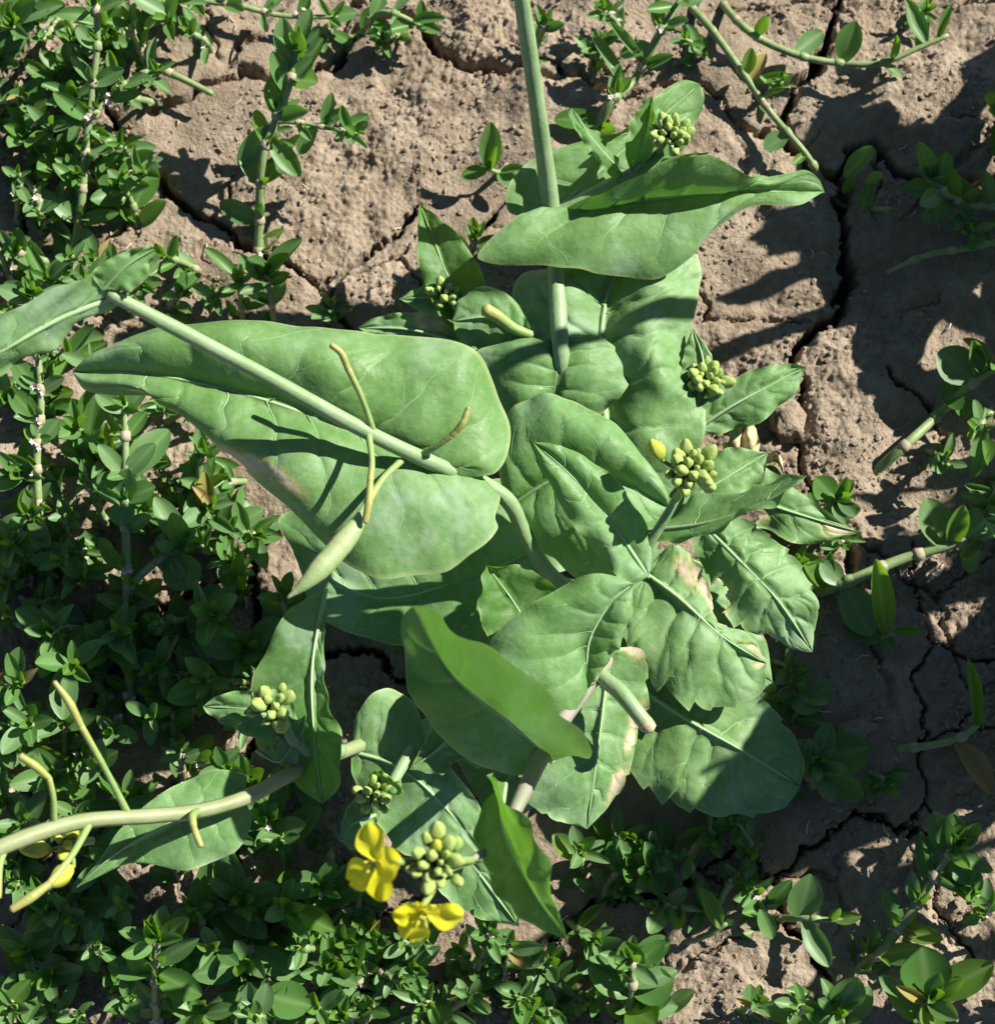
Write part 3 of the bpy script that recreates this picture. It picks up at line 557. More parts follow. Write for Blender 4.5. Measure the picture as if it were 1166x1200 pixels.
cluster(826,446,5.0,27,22,14,2,(822,466,4.0),extra=[(845,453,4.8,13,(1,.1,.5),0)])
cluster(810,552,17.2,32,20,18,3,(792,586,15.4),extra=[(776,538,17.6,22,(-.9,1.1,1.2),1)])
cluster(320,828,14.8,27,13,17,4,(328,842,13.8))
cluster(438,932,10.2,24,12,14,5,(446,946,9.5))
cluster(520,345,5.6,18,10,11,6,(538,366,5))
cluster(512,1010,26.4,36,20,16,7,(552,1008,23),yellow=.1)
cluster(78,990,16.6,14,4,16,9,(110,985,16.6),yellow=1,extra=[(60,996,16.8,26,(-1,.1,.6),1),(85,1015,16.6,26,(-.4,-.5,.6),1)])

def petal_mesh(seed):
    r = random.Random(seed); n, k = 14, 11; V = []
    for i in range(n):
        a = i/(n-1)
        wd = .08+.33*max(0, math.sin(math.pi*min(1, max(0, (a-.18)/.86))))**.8 if a > .18 else .10
        for j in range(k):
            s = -1+2*j/(k-1)
            x = a*(1-.06*abs(s)**2*a); y = s*wd
            z = .38*a - .30*a*a*1.2 + .12*(s*s)*(1-a) + (.05*math.sin(5*s+seed*2)+.04*math.sin(9*a+3*s+seed))*a
            V.append((x, y, z))
    me = mesh('petal', V, grid_faces(n, k), M_PETAL, True, {'vein': np.zeros(len(V))}); return me
PM = [petal_mesh(i) for i in range(3)]
def flower(u, v, h, size, d, spin, src, seed, pets):
    c0 = P(u, v, h); s0 = P(*src)
    q = Vector(d).normalized().to_track_quat('Z', 'Y'); sz = size*PX(h); z = np.array(q @ Vector((0, 0, 1)))
    a, org = tube('flower', [s0, (s0+c0)/2-z*.006, c0-z*sz*.15, c0+z*sz*.42], [.0009, .0009, .0012, .0008], M_PED, plant, sides=8); a.location = org-RP
    for k in range(4):
        o = link('petal', PM[(k+seed) % 3], a, c0-org); o.rotation_mode = 'QUATERNION'
        e, tl, sc = pets[k]
        o.rotation_quaternion = q @ Matrix.Rotation(math.radians(spin+90*k+e), 3, 'Z').to_quaternion() @ Matrix.Rotation(math.radians(-tl), 3, 'Y').to_quaternion()
        o.scale = (sz*sc,)*3
    for k in range(4):
        ang = math.radians(spin+45+90*k); dd = np.array(q @ Vector((math.cos(ang)*.35, math.sin(ang)*.35, 1))); dd /= np.linalg.norm(dd)
        p1 = c0+dd*sz*.42
        o, og = tube('stamen', [c0, (c0+p1)/2, p1], [.0003, .0003, .0003], M_STAM, a, sides=6); o.location = og-org
        b = link('anther', BMY, o, p1-og); b.scale = (sz*.10, sz*.10, sz*.16); aim(b, dd)
    for k in range(4):
        ang = math.radians(spin+45+90*k); dd = np.array(q @ Vector((math.cos(ang), math.sin(ang), .35)))
        o = link('sepal', PM[0], a, c0-org-z*.001); o.rotation_mode = 'QUATERNION'
        o.rotation_quaternion = q @ Matrix.Rotation(ang, 3, 'Z').to_quaternion() @ Matrix.Rotation(math.radians(-25), 3, 'Y').to_quaternion(); o.scale = (sz*.5, sz*.28, sz*.5)
flower(446,1012,28.0,40,(-.5,-.12,.95),92,(552,1008,23),0,[(-10,32,1.25),(-2,8,1.2),(10,0,1.2),(-6,10,1.05)])
flower(496,1066,27.2,38,(.08,-.75,.95),155,(552,1010,23),1,[(0,25,1.05),(-4,0,1.2),(14,8,1.2),(0,40,.9)])

# withered leaf by the clods
wl = [(866,500,2.4),(858,520,1.6),(868,545,.8)]
leaf([(872,552,.8),(866,520,2.2),(872,494,2.6)], [(850,540,.9),(848,515,2.6),(858,496,3)], [(886,545,.9),(890,515,2.4),(884,500,2.8)], mtl=M_DRY, seed=60, n=36, m_=24, quilt=2.5, wave=.02, rib=.4, bow=.006, label='withered yellow-brown curled leaf')
leaf([(882,552,1.6),(905,545,2.4),(920,560,2.2)], [(890,535,2.2),(908,532,2.8)], [(895,570,1.6),(915,572,2)], mtl=M_DRY, seed=61, n=30, m_=20, quilt=2, wave=.02, rib=.3, label='small yellowing leaf scrap')

# ------------------------------------------------------------------ knotgrass
HS = 1.0
def wleaf_mesh(seed, wd, curl, cup, m):
    n, k = 11, 7; V = []; ve = []
    r = random.Random(seed)
    for i in range(n):
        a = .5-.5*math.cos(math.pi*i/(n-1)); w_ = wd*.5*max(.02, math.sin(math.pi*min(1, a)**1.12))**.54
        for j in range(k):
            s = -1+2*j/(k-1)
            V.append((a, s*w_, curl*a*a*-.5+cup*(s*s)*w_*.8 + .012*math.sin(a*9+seed)*s)); ve.append(1. if j == k//2 else 0.)
    return mesh('leaf', V, grid_faces(n, k), m, True, {'vein': ve})
WL = [wleaf_mesh(i, wd, cu, cp, M_WEED) for i, (wd, cu, cp) in enumerate([(.40,.25,.5),(.46,.1,.35),(.36,.4,.6),(.50,.3,.3),(.42,-.15,.7),(.33,.15,.9),(.52,.05,.5)])]
WY = [wleaf_mesh(i+20, wd, cu, cp, M_WEEDY) for i, (wd, cu, cp) in enumerate([(.40,.0,.9),(.44,-.2,.6),(.34,.2,1.1),(.50,.1,.6)])]
def wflower_mesh():
    V, F = [], []
    for k in range(5):
        a = k*2*math.pi/5; c, s = math.cos(a), math.sin(a); b = len(V)
        for (x, y, z) in ((0, 0, 0), (.55, -.32, .35), (1, 0, .55), (.55, .32, .35)): V.append((x*c-y*s, x*s+y*c, z))
        F.append((b, b+1, b+2, b+3))
    me = bpy.data.meshes.new('flower'); me.from_pydata(V, [], F); me.materials.append(M_WFLOW); return me
WF = wflower_mesh()
NLEAF = 0
M_WDEAD = leaf_material('yellowed knotgrass leaf', (.30, .26, .06), (.36, .25, .12), (.4, .3, .05), .25, .6, False)
WD = [wleaf_mesh(i+40, wd, cu, cp, M_WDEAD) for i, (wd, cu, cp) in enumerate([(.40,.5,.9),(.34,.3,1.2)])]
def put_leaf(par, base_o, p, d, ln, wscale=1.0, young=False, r=R, roll=0.0):
    global NLEAF
    me = r.choice(WY) if young else r.choice(WL) if r.random() > .022 else r.choice(WD)
    o = bpy.data.objects.new('leaf', me); COL.objects.link(o); o.parent = par; o.location = p-base_o
    x = Vector(d).normalized(); z = Vector((0, 0, 1)); y = z.cross(x)
    if y.length < 1e-3: y = Vector((0, 1, 0))
    y.normalize(); z = x.cross(y)
    q = Matrix((x, y, z)).transposed().to_quaternion() @ Matrix.Rotation(roll, 3, 'X').to_quaternion()
    o.rotation_mode = 'QUATERNION'; o.rotation_quaternion = q; o.scale = (ln, ln*wscale, ln); NLEAF += 1
def weed(pts, label, seed, size=40, gap=42, explicit=(), auto=True, tip=True, rad=4.5, branch=True, group=None, name='knotgrass', dens=1.0, flowers=.22, hs=1.0):
    r = random.Random(seed*13+1)
    if group is None: size *= 1.08
    pts = [(a, b, c*hs) for a, b, c in pts]
    pp = pts3(pts); g0 = gh(pp[0][0], pp[0][1])
    for q in pp: q[2] += gh(q[0], q[1])*.8
    base = np.array((pp[0][0], pp[0][1], g0)); par = link(name, None, None, base)
    tag(par, label, 'weed', group)
    n = max(8, 6*len(pts)); path = cr([base+np.array((0, 0, -.007))]+pp[(1 if pts[0][2] < .8 else 0):] if len(pp) > 2 else [base]+pp, n)
    hmean = sum(q[2] for q in pts)/len(pts); px = PX(hmean)
    rr = np.linspace(rad, rad*.6, n)*px
    V, (a, b) = tube_data(path-base, rr, 8); st = link('stem', polymesh('stem', V, a, M_WSTEM, b), par)
    L_ = np.concatenate([[0], np.cumsum(np.linalg.norm(np.diff(path, axis=0), axis=1))]); tot = L_[-1]
    def at(s):
        q = np.array([np.interp(s, L_, path[:, i]) for i in range(3)]); q2 = np.array([np.interp(min(tot, s+.002), L_, path[:, i]) for i in range(3)]); q1 = np.array([np.interp(max(0, s-.002), L_, path[:, i]) for i in range(3)])
        d = q2-q1; return q, d/(np.linalg.norm(d)+1e-12)
    nodes = []
    s = gap*px*r.uniform(.3, .8); side = r.choice((-1, 1))
    while s < tot-.3*gap*px: nodes.append(s); s += gap*px*r.uniform(.75, 1.25)
    sv_, sf = [], []; so_ = 0
    for s in nodes:
        q, d = at(s); hz = Vector((d[0], d[1], 0)); steep = abs(d[2])
        az = math.atan2(d[1], d[0]) if hz.length > .15 else r.uniform(0, 6.28)
        # sheath at the joint
        vv, (fa, fb) = tube_data(np.array([q-d*.0012, q, q+d*.0028])-base, np.array([.98, 1.3, 1.08])*rad*.85*px, 8)
        sh = link('sheath', polymesh('sheath', vv, fa, M_SHEATH if r.random() < .6 else M_WSTEM, fb), par)
        if not auto: continue
        side = -side
        for k in range(1+(r.random() < .45*dens)):
            aa = az + side*(1 if k == 0 else -1)*math.radians(r.uniform(35, 85)); el = math.radians(r.uniform(0, 45))
            dd = np.array((math.cos(aa)*math.cos(el), math.sin(aa)*math.cos(el), math.sin(el))) + d*.15
            put_leaf(par, base, q, dd, size*px*r.uniform(.75, 1.2), r.uniform(.85, 1.2), r.random() < .12, r, math.radians(r.uniform(-35, 35)))
        for k in range(int(r.uniform(1, 3.4)*dens)):
            aa = az + r.uniform(-2.2, 2.2); el = math.radians(r.uniform(20, 75))
            dd = np.array((math.cos(aa)*math.cos(el), math.sin(aa)*math.cos(el), math.sin(el)))
            put_leaf(par, base, q+d*r.uniform(0, .003), dd, size*px*r.uniform(.35, .62), r.uniform(.8, 1.1), r.random() < .55, r, math.radians(r.uniform(-50, 50)))
        if r.random() < flowers:
            for k in range(r.choice((1, 2, 3))):
                f = link('flower', WF, par, q-base+np.array((r.uniform(-1, 1), r.uniform(-1, 1), r.uniform(.6, 1.4)))*.0022); f.scale = (.0013*r.uniform(.8, 1.3),)*3
                f.rotation_euler = (r.uniform(-.7, .7), r.uniform(-.7, .7), r.uniform(0, 6))
    if tip:
        q, d = at(tot); az = r.uniform(0, 6.28); nn_ = r.choice((5, 6, 7))
        for k in range(nn_):
            aa = az + k*2.4; el = math.radians(20+55*k/nn_+r.uniform(-10, 10))
            dd = np.array((math.cos(aa)*math.cos(el), math.sin(aa)*math.cos(el), math.sin(el))) + d*.35
            put_leaf(par, base, q-d*.002*(nn_-k)*.5, dd, size*px*(1.0-.10*k)*r.uniform(.8, 1.05), r.uniform(.85, 1.1), k > nn_*.55, r, math.radians(r.uniform(-25, 25)))
    for (bu, bv, bh, tu, tv, th, wpx, yg) in explicit:          # leaves that can be told apart in the photograph
        p0, p1 = P(bu, bv, bh*hs), P(tu, tv, th*hs); gz = gh(p0[0], p0[1])*.8; p0[2] += gz; p1[2] += gz
        # start on the stem
        i = int(np.argmin(np.linalg.norm(path-p0, axis=1)))
        if np.linalg.norm(path[i]-p0) < .009: p0 = path[i].copy()
        ln = np.linalg.norm(p1-p0); put_leaf(par, base, p0, p1-p0, ln, wpx*px/(ln*.43), yg, r, math.radians(r.uniform(-15, 15)))
    return par
# sprigs that stand apart
E = lambda *a: a
weed([(296,338,.2),(297,275,1.6),(308,190,2.6),(322,146,3.2),(338,105,4.0),(350,50,5.0)], 'upright knotgrass sprig rising over the long diagonal soil crack', 1, 44, 44, rad=7,
     explicit=[(322,146,3.2,278,195,2.4,26,0),(318,160,3.2,352,205,2.6,22,0),(340,100,4,378,45,5,26,0),(335,110,4,318,62,5,24,0),(345,80,4.6,330,20,5.8,24,0),(350,60,5,362,10,6,22,0),(340,95,4,372,95,4.6,28,1),(345,70,5,352,35,6,28,1)])
weed([(322,146,3),(355,144,3.4),(390,148,3.6),(420,156,4)], 'short side sprig of knotgrass pointing at the bare sunlit soil plate', 2, 36, 30, rad=4,
     explicit=[(400,150,3.6,432,132,4,16,0),(395,152,3.6,430,168,3.8,12,0),(370,148,3.4,352,180,2.6,22,0),(380,146,3.4,388,108,4.6,18,0)])
weed([(282,380,.2),(282,345,1.2),(284,325,1.8)], 'small knotgrass sprig with a long drooping leaf beside the diagonal crack', 3, 30, 30, explicit=[(280,330,1.8,243,290,2.6,14,0)])
weed([(320,385,.2),(318,350,1),(312,320,1.8)], 'compact knotgrass sprig with cupped leaves at the end of the diagonal crack', 4, 34, 30, rad=5, explicit=[(312,325,1.8,290,305,2.4,26,0),(315,325,1.8,352,282,2.8,30,0),(318,322,1.8,340,300,3,16,1)])
weed([(392,372,.2),(388,352,1.0)], 'tiny round knotgrass rosette in front of the large left leaf', 5, 34, 20)
weed([(600,180,.2),(585,200,.6),(572,195,1)], 'knotgrass seedling with two upright leaves by the thick top stalk', 6, 26, 40, auto=False, tip=False, explicit=[(575,195,1,575,145,3,30,0),(572,196,1,540,205,1.2,24,0),(578,192,1,580,172,2.4,18,1),(590,196,.8,615,195,1.4,18,0),(585,200,.8,605,212,1.2,20,0)])
weed([(690,165,.3),(715,125,1.2),(745,85,2),(770,45,2.6),(802,-8,3.2)], 'thick knotgrass stem leaning behind the top bud leaf', 7, 40, 48, rad=7, explicit=[(745,80,2,715,25,3,18,0),(735,95,2,700,40,2.6,16,0),(705,150,1,650,138,1,24,0),(760,55,2.4,725,62,2,24,0)])
weed([(690,90,.2),(700,60,.9),(705,40,1.4)], 'knotgrass tuft in the shade behind the thick top stalk', 8, 30, 20)
# long bare runners top right
weed([(800,-20,.5),(830,30,.9),(862,78,1.2),(905,130,1.0),(945,176,1.1),(1000,212,1.2),(1042,246,.8)], 'long thin knotgrass runner crossing the wide forked crack', 9, 34, 60, rad=5.5, auto=False, tip=False, flowers=.5,
     explicit=[(908,160,1.1,896,172,.8,22,0),(945,172,1.1,930,190,1.2,12,1),(990,205,1.2,1025,168,2.4,24,0),(995,210,1.2,1010,190,2,14,1),(1015,210,1.2,1035,205,2,14,1),(1020,215,1.2,1010,245,.9,24,0),(880,100,1.2,925,88,1.4,14,1),(878,92,1.2,880,58,2.2,16,1),(880,95,1.2,895,62,1.8,20,0),(930,110,1.2,940,118,1,14,0),(800,50,.8,830,55,.8,22,0)])
weed([(845,-20,.5),(868,30,1.2),(895,50,1.3),(940,68,1.3),(985,76,1.2),(1030,78,1.3),(1075,60,1.6),(1108,46,1.8)], 'knotgrass runner with reddish joints bending along the top soil plate', 10, 32, 55, rad=5.5, auto=False, tip=False,
     explicit=[(930,62,1.3,962,40,1.2,26,0),(985,70,1.3,1000,28,2.4,28,0),(888,42,1.4,900,20,2.2,16,1),(1045,75,1.4,1048,45,2.6,12,1),(1030,80,1.3,1058,92,.9,12,0),(1085,55,1.7,1062,10,2.4,18,0),(1095,50,1.8,1112,8,2.8,12,0),(1070,62,1.6,1085,22,2,16,0)])
weed([(1180,246,.8),(1130,240,1.2),(1100,225,1.8),(1085,205,2.2)], 'bushy knotgrass sprig with a pale round leaf by the shaded soil plate', 11, 36, 26, rad=6, explicit=[(1100,225,1.8,1058,222,1.4,32,0),(1098,222,2,1075,170,3.6,22,0),(1098,220,2,1108,180,3,20,0),(1108,225,1.8,1098,262,1.2,26,0),(1130,238,1.4,1150,225,1.6,16,1),(1110,240,1.4,1135,262,.9,14,0),(1110,236,1.4,1080,262,.8,22,0)])
weed([(1180,284,.8),(1130,292,.9),(1085,300,.8),(1040,318,.4)], 'bare knotgrass runner lying on dark cracked soil', 12, 30, 50, rad=5, auto=False, tip=False)
weed([(1190,150,.3),(1172,140,2)], 'knotgrass tuft growing beside the sunlit lumpy soil plate', 13, 40, 30, explicit=[(1172,140,2,1150,118,2.8,28,1),(1172,150,2,1152,135,2.8,22,1),(1170,165,1.4,1160,190,1.2,22,0)])
# right
weed([(1020,556,.5),(1060,522,.9),(1105,480,1.3),(1140,448,1.8),(1180,425,2.2)], 'knotgrass runner with broad leaves slanting over the shaded right soil', 14, 46, 50, rad=7, explicit=[(1138,448,1.8,1100,412,2.2,44,0),(1145,445,1.8,1140,400,3,22,1),(1130,455,1.6,1105,470,1,40,0),(1150,440,2,1138,400,3,20,0),(1125,465,1.5,1130,490,1,16,0)], auto=False)
weed([(935,696,.5),(985,686,1.0),(1050,658,1.4),(1110,640,1.9),(1180,622,2.2)], 'knotgrass runner with a big round leaf next to the toothed mustard leaf', 15, 44, 48, rad=8, auto=False,
     explicit=[(1108,640,1.9,1085,585,2.4,52,0),(1115,640,1.9,1128,592,3.2,26,1),(1118,636,1.9,1145,598,3,30,0),(1120,645,1.8,1148,668,1.2,30,0),(1150,630,2,1120,655,2.2,14,1),(1140,560,2,1150,500,3,26,0),(1155,545,2,1150,520,3.6,22,1),(985,690,1,960,660,1.4,22,0),(965,690,.9,935,650,1.6,26,1),(940,694,.7,900,655,1.6,20,1),(990,692,1,1020,745,1.2,40,0),(960,695,.8,972,650,1.8,18,0)])
weed([(1010,755,.2),(1030,748,.6),(1042,742,.9)], 'knotgrass seedling with one tall folded spear leaf on dark soil', 16, 26, 40, auto=False, tip=False, explicit=[(1034,744,.8,1020,648,4.4,26,1),(1042,741,.9,1080,742,1.4,12,1),(1030,746,.6,992,735,.8,34,0),(1030,746,.6,1045,765,.5,18,0)])
weed([(1030,876,.3),(1075,876,.7),(1120,866,1.1),(1142,850,1.5)], 'sparse knotgrass seedling with a pale knob over the hairline crack', 17, 30, 60, rad=5.5, auto=False, tip=False, explicit=[(1134,850,1.5,1132,776,3.6,14,1),(1115,872,1,1160,928,1.0,38,0),(1140,850,1.5,1150,838,2,8,1)])
weed([(955,930,.2),(952,905,1.2),(958,890,1.8)], 'leafy knotgrass bunch against the edge of the broad lower leaf', 18, 40, 26, explicit=[(965,895,1.6,1016,876,2,40,0),(955,895,1.6,935,870,2.2,30,0),(960,905,1.4,1010,935,1.2,26,1),(962,905,1.4,975,940,1.8,20,0),(955,885,1.8,970,850,2.4,30,0)])
weed([(925,850,.2),(935,825,1.2),(930,805,1.6)], 'knotgrass sprig tucked behind the scalloped margin of the broad lower leaf', 19, 40, 26, explicit=[(925,810,1.6,955,835,2,30,0),(905,815,1.8,890,800,2.4,24,1),(945,840,1,975,800,1.4,30,0)])
weed([(930,640,.2),(965,600,1.4),(985,580,2)], 'knotgrass sprig with upturned leaves behind the dull ragged leaf', 20, 34, 26, explicit=[(980,588,2,955,560,2.6,26,0),(985,590,2,1000,605,2.2,14,0),(980,585,2,992,560,3,14,1)])
weed([(905,720,.3),(925,680,1.6),(935,655,2.2)], 'glossy knotgrass shoot squeezed behind the toothed mustard leaf', 21, 36, 26)
# bottom right
weed([(1000,1150,.3),(1040,1105,1),(1075,1060,1.6),(1100,1020,2.2),(1128,985,2.8)], 'stout knotgrass sprig with stacked leaves leaning over the sunlit lower soil', 22, 46, 36, rad=7, explicit=[(1090,1040,1.8,1080,975,2.6,18,0),(1118,1000,2.4,1120,955,3.6,32,0),(1128,990,2.8,1150,965,3.6,16,1),(1115,1005,2.4,1148,1030,2.6,34,0),(1105,1015,2.2,1155,1055,1.8,40,0),(1070,1062,1.6,1065,1085,1.2,10,1)])
weed([(905,1078,.4),(940,1076,.9),(975,1078,1.2),(1000,1075,1.5)], 'small knotgrass runner with an egg-shaped leaf over the forked lower crack', 23, 30, 40, rad=4.5, auto=False, tip=False, explicit=[(935,1075,1,950,1030,2.4,42,0),(978,1078,1.2,1008,1074,1.8,18,1),(972,1076,1.2,985,1062,2,10,1),(940,1082,.9,972,1132,1,26,0),(905,1100,.6,890,1066,1.2,16,0)])
weed([(790,1110,.4),(830,1095,.8),(850,1082,1.2)], 'creeping knotgrass runner with one bright upright leaf on sunlit soil', 24, 30, 60, rad=4.5, auto=False, tip=False, explicit=[(842,1085,1.2,818,1040,2.6,22,1),(785,1080,.8,790,1045,1.6,26,0),(850,1082,1.2,858,1078,1.4,8,1)])
weed([(1080,1210,.3),(1085,1180,1.6),(1092,1165,2)], 'knotgrass sprig with large glossy leaves over dark soil', 25, 54, 30, rad=6, explicit=[(1090,1170,2,1080,1110,2.8,46,0),(1095,1170,2,1165,1130,3,40,1),(1092,1175,2,1130,1145,3,16,1),(1085,1180,1.8,1098,1215,2.4,26,1)])
weed([(1000,1215,.3),(985,1190,1.2),(978,1175,1.6)], 'knotgrass sprig with grey-green cupped leaves in deep shade by the lower crack', 26, 44, 24, explicit=[(978,1185,1.4,1005,1142,2.6,38,0),(970,1190,1.2,890,1185,1.4,32,0)])
weed([(735,1210,.2),(738,1180,1.4),(742,1155,2.4),(740,1120,3.2)], 'vigorous knotgrass sprig with glossy leaves in front of the sunlit lower soil', 27, 50, 32, rad=6, explicit=[(742,1150,2.4,732,1100,3.6,34,1),(745,1165,2,790,1150,2.4,44,0),(740,1180,1.6,795,1180,1.6,38,0),(735,1165,2,690,1135,2.6,26,0),(745,1185,1.6,770,1205,2.6,44,1)])
# bottom centre and left
weed([(590,1185,.2),(592,1140,1.6),(598,1105,2.6)], 'knotgrass shoot below the bright translucent mustard leaf', 28, 36, 26)
weed([(545,1180,.2),(565,1120,1.8),(575,1085,2.8)], 'knotgrass shoot with white flowers beneath the yellow mustard flowers', 29, 34, 26, flowers=1)
weed([(655,1190,.2),(650,1150,1.2),(640,1120,2)], 'low knotgrass shoot at the rim of the sunlit lower soil', 30, 34, 26)
weed([(185,1215,.2),(184,1175,2),(186,1130,3.2),(188,1095,4.2)], 'sunlit knotgrass sprig with paired pale leaves in the dark lower mat', 31, 52, 34, rad=6, explicit=[(186,1140,3,238,1165,3.4,42,0),(184,1135,3,130,1130,3,36,0),(188,1110,3.8,180,1075,5,24,1)])
weed([(322,1220,.2),(320,1190,1.6),(310,1165,2.4)], 'knotgrass sprig with a fringe of curled bright leaves in the lower mat', 32, 40, 26, explicit=[(310,1165,2.4,365,1178,2.6,34,0)])
weed([(215,925,.3),(214,895,2),(212,870,2.8)], 'knotgrass tip with one pinkish flower above the pod stalk', 33, 30, 26, flowers=1)
weed([(385,1060,.3),(380,1045,1.4),(375,1035,2)], 'knotgrass shoot with a broad grey leaf left of the yellow flowers', 34, 44, 22, explicit=[(395,1040,2.2,345,1035,2.4,36,0)])
weed([(365,1150,.2),(340,1085,.8),(300,1060,1.0),(250,1040,1.2)], 'bare knotgrass runner on the dark soil of the lower mat', 35, 34, 50, auto=False)
# left
weed([(70,315,.3),(92,250,1.6),(100,175,2.8),(108,110,3.8),(115,50,4.8),(112,0,5.8)], 'tall knotgrass shoot with stacked leaves beside the head of the diagonal crack', 40, 44, 36, rad=6)
weed([(104,150,3),(135,110,3.4),(170,88,3.6),(190,85,3.8)], 'knotgrass side shoot reaching over the shaded cracked corner', 41, 38, 30, rad=5)
weed([(175,78,1),(215,95,1.1),(250,112,1)], 'bare knotgrass runner end lying across the shaded crack', 42, 30, 60, auto=False, tip=False, rad=6)
weed([(200,8,1),(270,6,1.4),(330,16,1.2),(395,14,1.4)], 'knotgrass runner along the top soil plate', 43, 34, 44, rad=5)
weed([(370,30,.8),(410,15,1.4),(450,12,1.8),(500,15,2.2)], 'knotgrass runner tip with glossy leaves at the broad curved crack', 44, 38, 34, rad=5, explicit=[(490,14,2,520,18,2.2,22,0)])
weed([(45,700,.3),(48,620,2),(46,540,3),(50,470,3.8),(44,400,4.6),(40,340,5.4)], 'tall knotgrass shoot behind the withered tip of the large left leaf', 45, 40, 36, rad=6, flowers=.8)
weed([(150,860,.3),(150,770,1.8),(148,690,2.8),(146,620,3.6),(148,540,4.4),(146,470,5.2)], 'tall knotgrass shoot with a leafy whorl under the large left leaf', 46, 42, 40, rad=6.5, explicit=[(146,585,4,118,565,4.4,22,0),(146,585,4,150,550,4.8,26,0),(146,585,4,178,570,4.6,24,0),(146,590,4,140,615,4.2,26,0),(148,560,4.4,195,500,4.2,34,0)])
weed([(150,690,2.8),(185,655,3),(215,640,3.2)], 'forked knotgrass side shoot with a large pale leaf', 47, 40, 40, rad=6, explicit=[(215,640,3.2,182,580,4,34,0),(214,638,3.2,200,600,4.4,22,1),(200,655,3,225,690,2.4,50,0)])
weed([(280,712,.3),(276,680,1.4),(274,650,2)], 'knotgrass seedling with one bright upright leaf in the gap under the left leaf', 48, 32, 40, explicit=[(274,700,1,282,650,3,26,1)])
weed([(345,745,.3),(335,720,1.4),(330,690,2.2)], 'knotgrass sprig below the fat seed pod', 49, 34, 26)
weed([(300,790,.3),(290,760,1.4)], 'knotgrass tuft of broad grey leaves beside the backlit bud leaf', 50, 50, 26, explicit=[(285,745,1.6,310,770,1.8,36,0),(280,760,1.4,235,755,1.8,32,0)])
weed([(260,600,.3),(235,560,1.6),(242,530,2.4)], 'knotgrass stub with a knot of white flowers under the large left leaf', 51, 30, 34, rad=6, flowers=1)
weed([(220,700,.3),(200,760,1.6),(180,790,2.4)], 'knotgrass shoot shading the crack under the forked sprig', 52, 42, 30)
# the dense mats
MARKS = [(185,1120,'the sunlit sprig with paired pale leaves'),(320,1170,'the sprig with a fringe of curled bright leaves'),(212,880,'the sprig tip with one pinkish flower'),(375,1035,'the broad grey knotgrass leaf'),(440,1040,'the yellow mustard flowers'),
 (15,1065,'the lowest yellow-tipped pod'),(70,995,'the yellow buds under the pod stalk'),(70,820,'the longest upright pod'),(30,890,'the short bent pod'),(235,980,'the leaf clasping the pod stalk'),(300,840,'the green buds on the backlit leaf'),(325,720,'the fat seed pod'),
 (146,590,'the leafy whorl of the tall shoot'),(205,660,'the forked side shoot with a pale leaf'),(240,540,'the knot of white flowers'),(110,440,'the tip of the large clasping leaf'),(45,520,'the tall white-flowered shoot'),(60,370,'the folded leaf of the slanting stalk'),
 (95,200,'the foot of the tall shoot with stacked leaves'),(112,40,'the top of the tall shoot with stacked leaves'),(200,90,'the bare runner end by the shaded crack'),(300,1060,'the bare runner on dark soil'),(560,1120,'the white-flowered shoot below the petals'),(650,1130,'the rim of the sunlit lower soil'),
 (740,1150,'the vigorous glossy sprig'),(770,1000,'the underside of the broad lower mustard leaves'),(850,970,'the forked lower crack')]
def mat_label(u, v): return 'knotgrass shoot in the mat near ' + min(MARKS, key=lambda m_: (m_[0]-u)**2+(m_[1]-v)**2)[2]
rr = random.Random(5)
mat_ = [(15,30),(55,15),(30,110),(70,70),(150,25),(60,150),(20,200),(45,250),(15,290),(140,170),(200,30),(10,470),(90,500),(25,560),(85,600),(20,640),(100,680),(60,740),(15,720),(110,760),(30,800),(75,840),(180,730),(130,860),(20,880),(60,910),(180,840),(240,800),(255,720),(30,960),(120,900),(230,1060),(90,1080),(30,1110),(60,1150),(120,1110),(20,1180),(100,1190),(150,1060),(250,1110),(240,1180),(290,1130),(290,1050),(330,990),(350,1110),(390,1130),(270,900),(420,1170),(470,1150),(130,1010),(20,1040),(200,990),(260,980),(420,1080),(500,1180),(620,1170),(690,1175),(800,1000),(740,1010),(680,990),(770,1060),(860,960),(835,985),(560,1165),(700,1100),(340,1060),(170,200),(60,330),(200,420),(100,560),(85,300),(10,360),(50,45),(120,30),(85,115),(90,200),(25,155),(150,120),(100,330),(170,330),(190,300),(115,430),(190,480),(250,590),(230,640),(300,620),(140,740),(90,780),(40,850),(40,600),(70,660),(150,930),(90,960),(210,1120),(60,1060),(160,1170),(300,1190),(370,1180)]
low = [(rr.uniform(-10, 300), rr.uniform(0, 330)) for _ in range(14)]
low = [(u*.5, v) for u, v in low] + [(rr.uniform(-5, 250 if v_ < 800 else 400), v_) for v_ in np.linspace(440, 1195, 52)] + [(rr.uniform(380, 760), rr.uniform(1085, 1195)) for _ in range(22)] + [(rr.uniform(640, 880), rr.uniform(965, 1050)) for _ in range(8)]
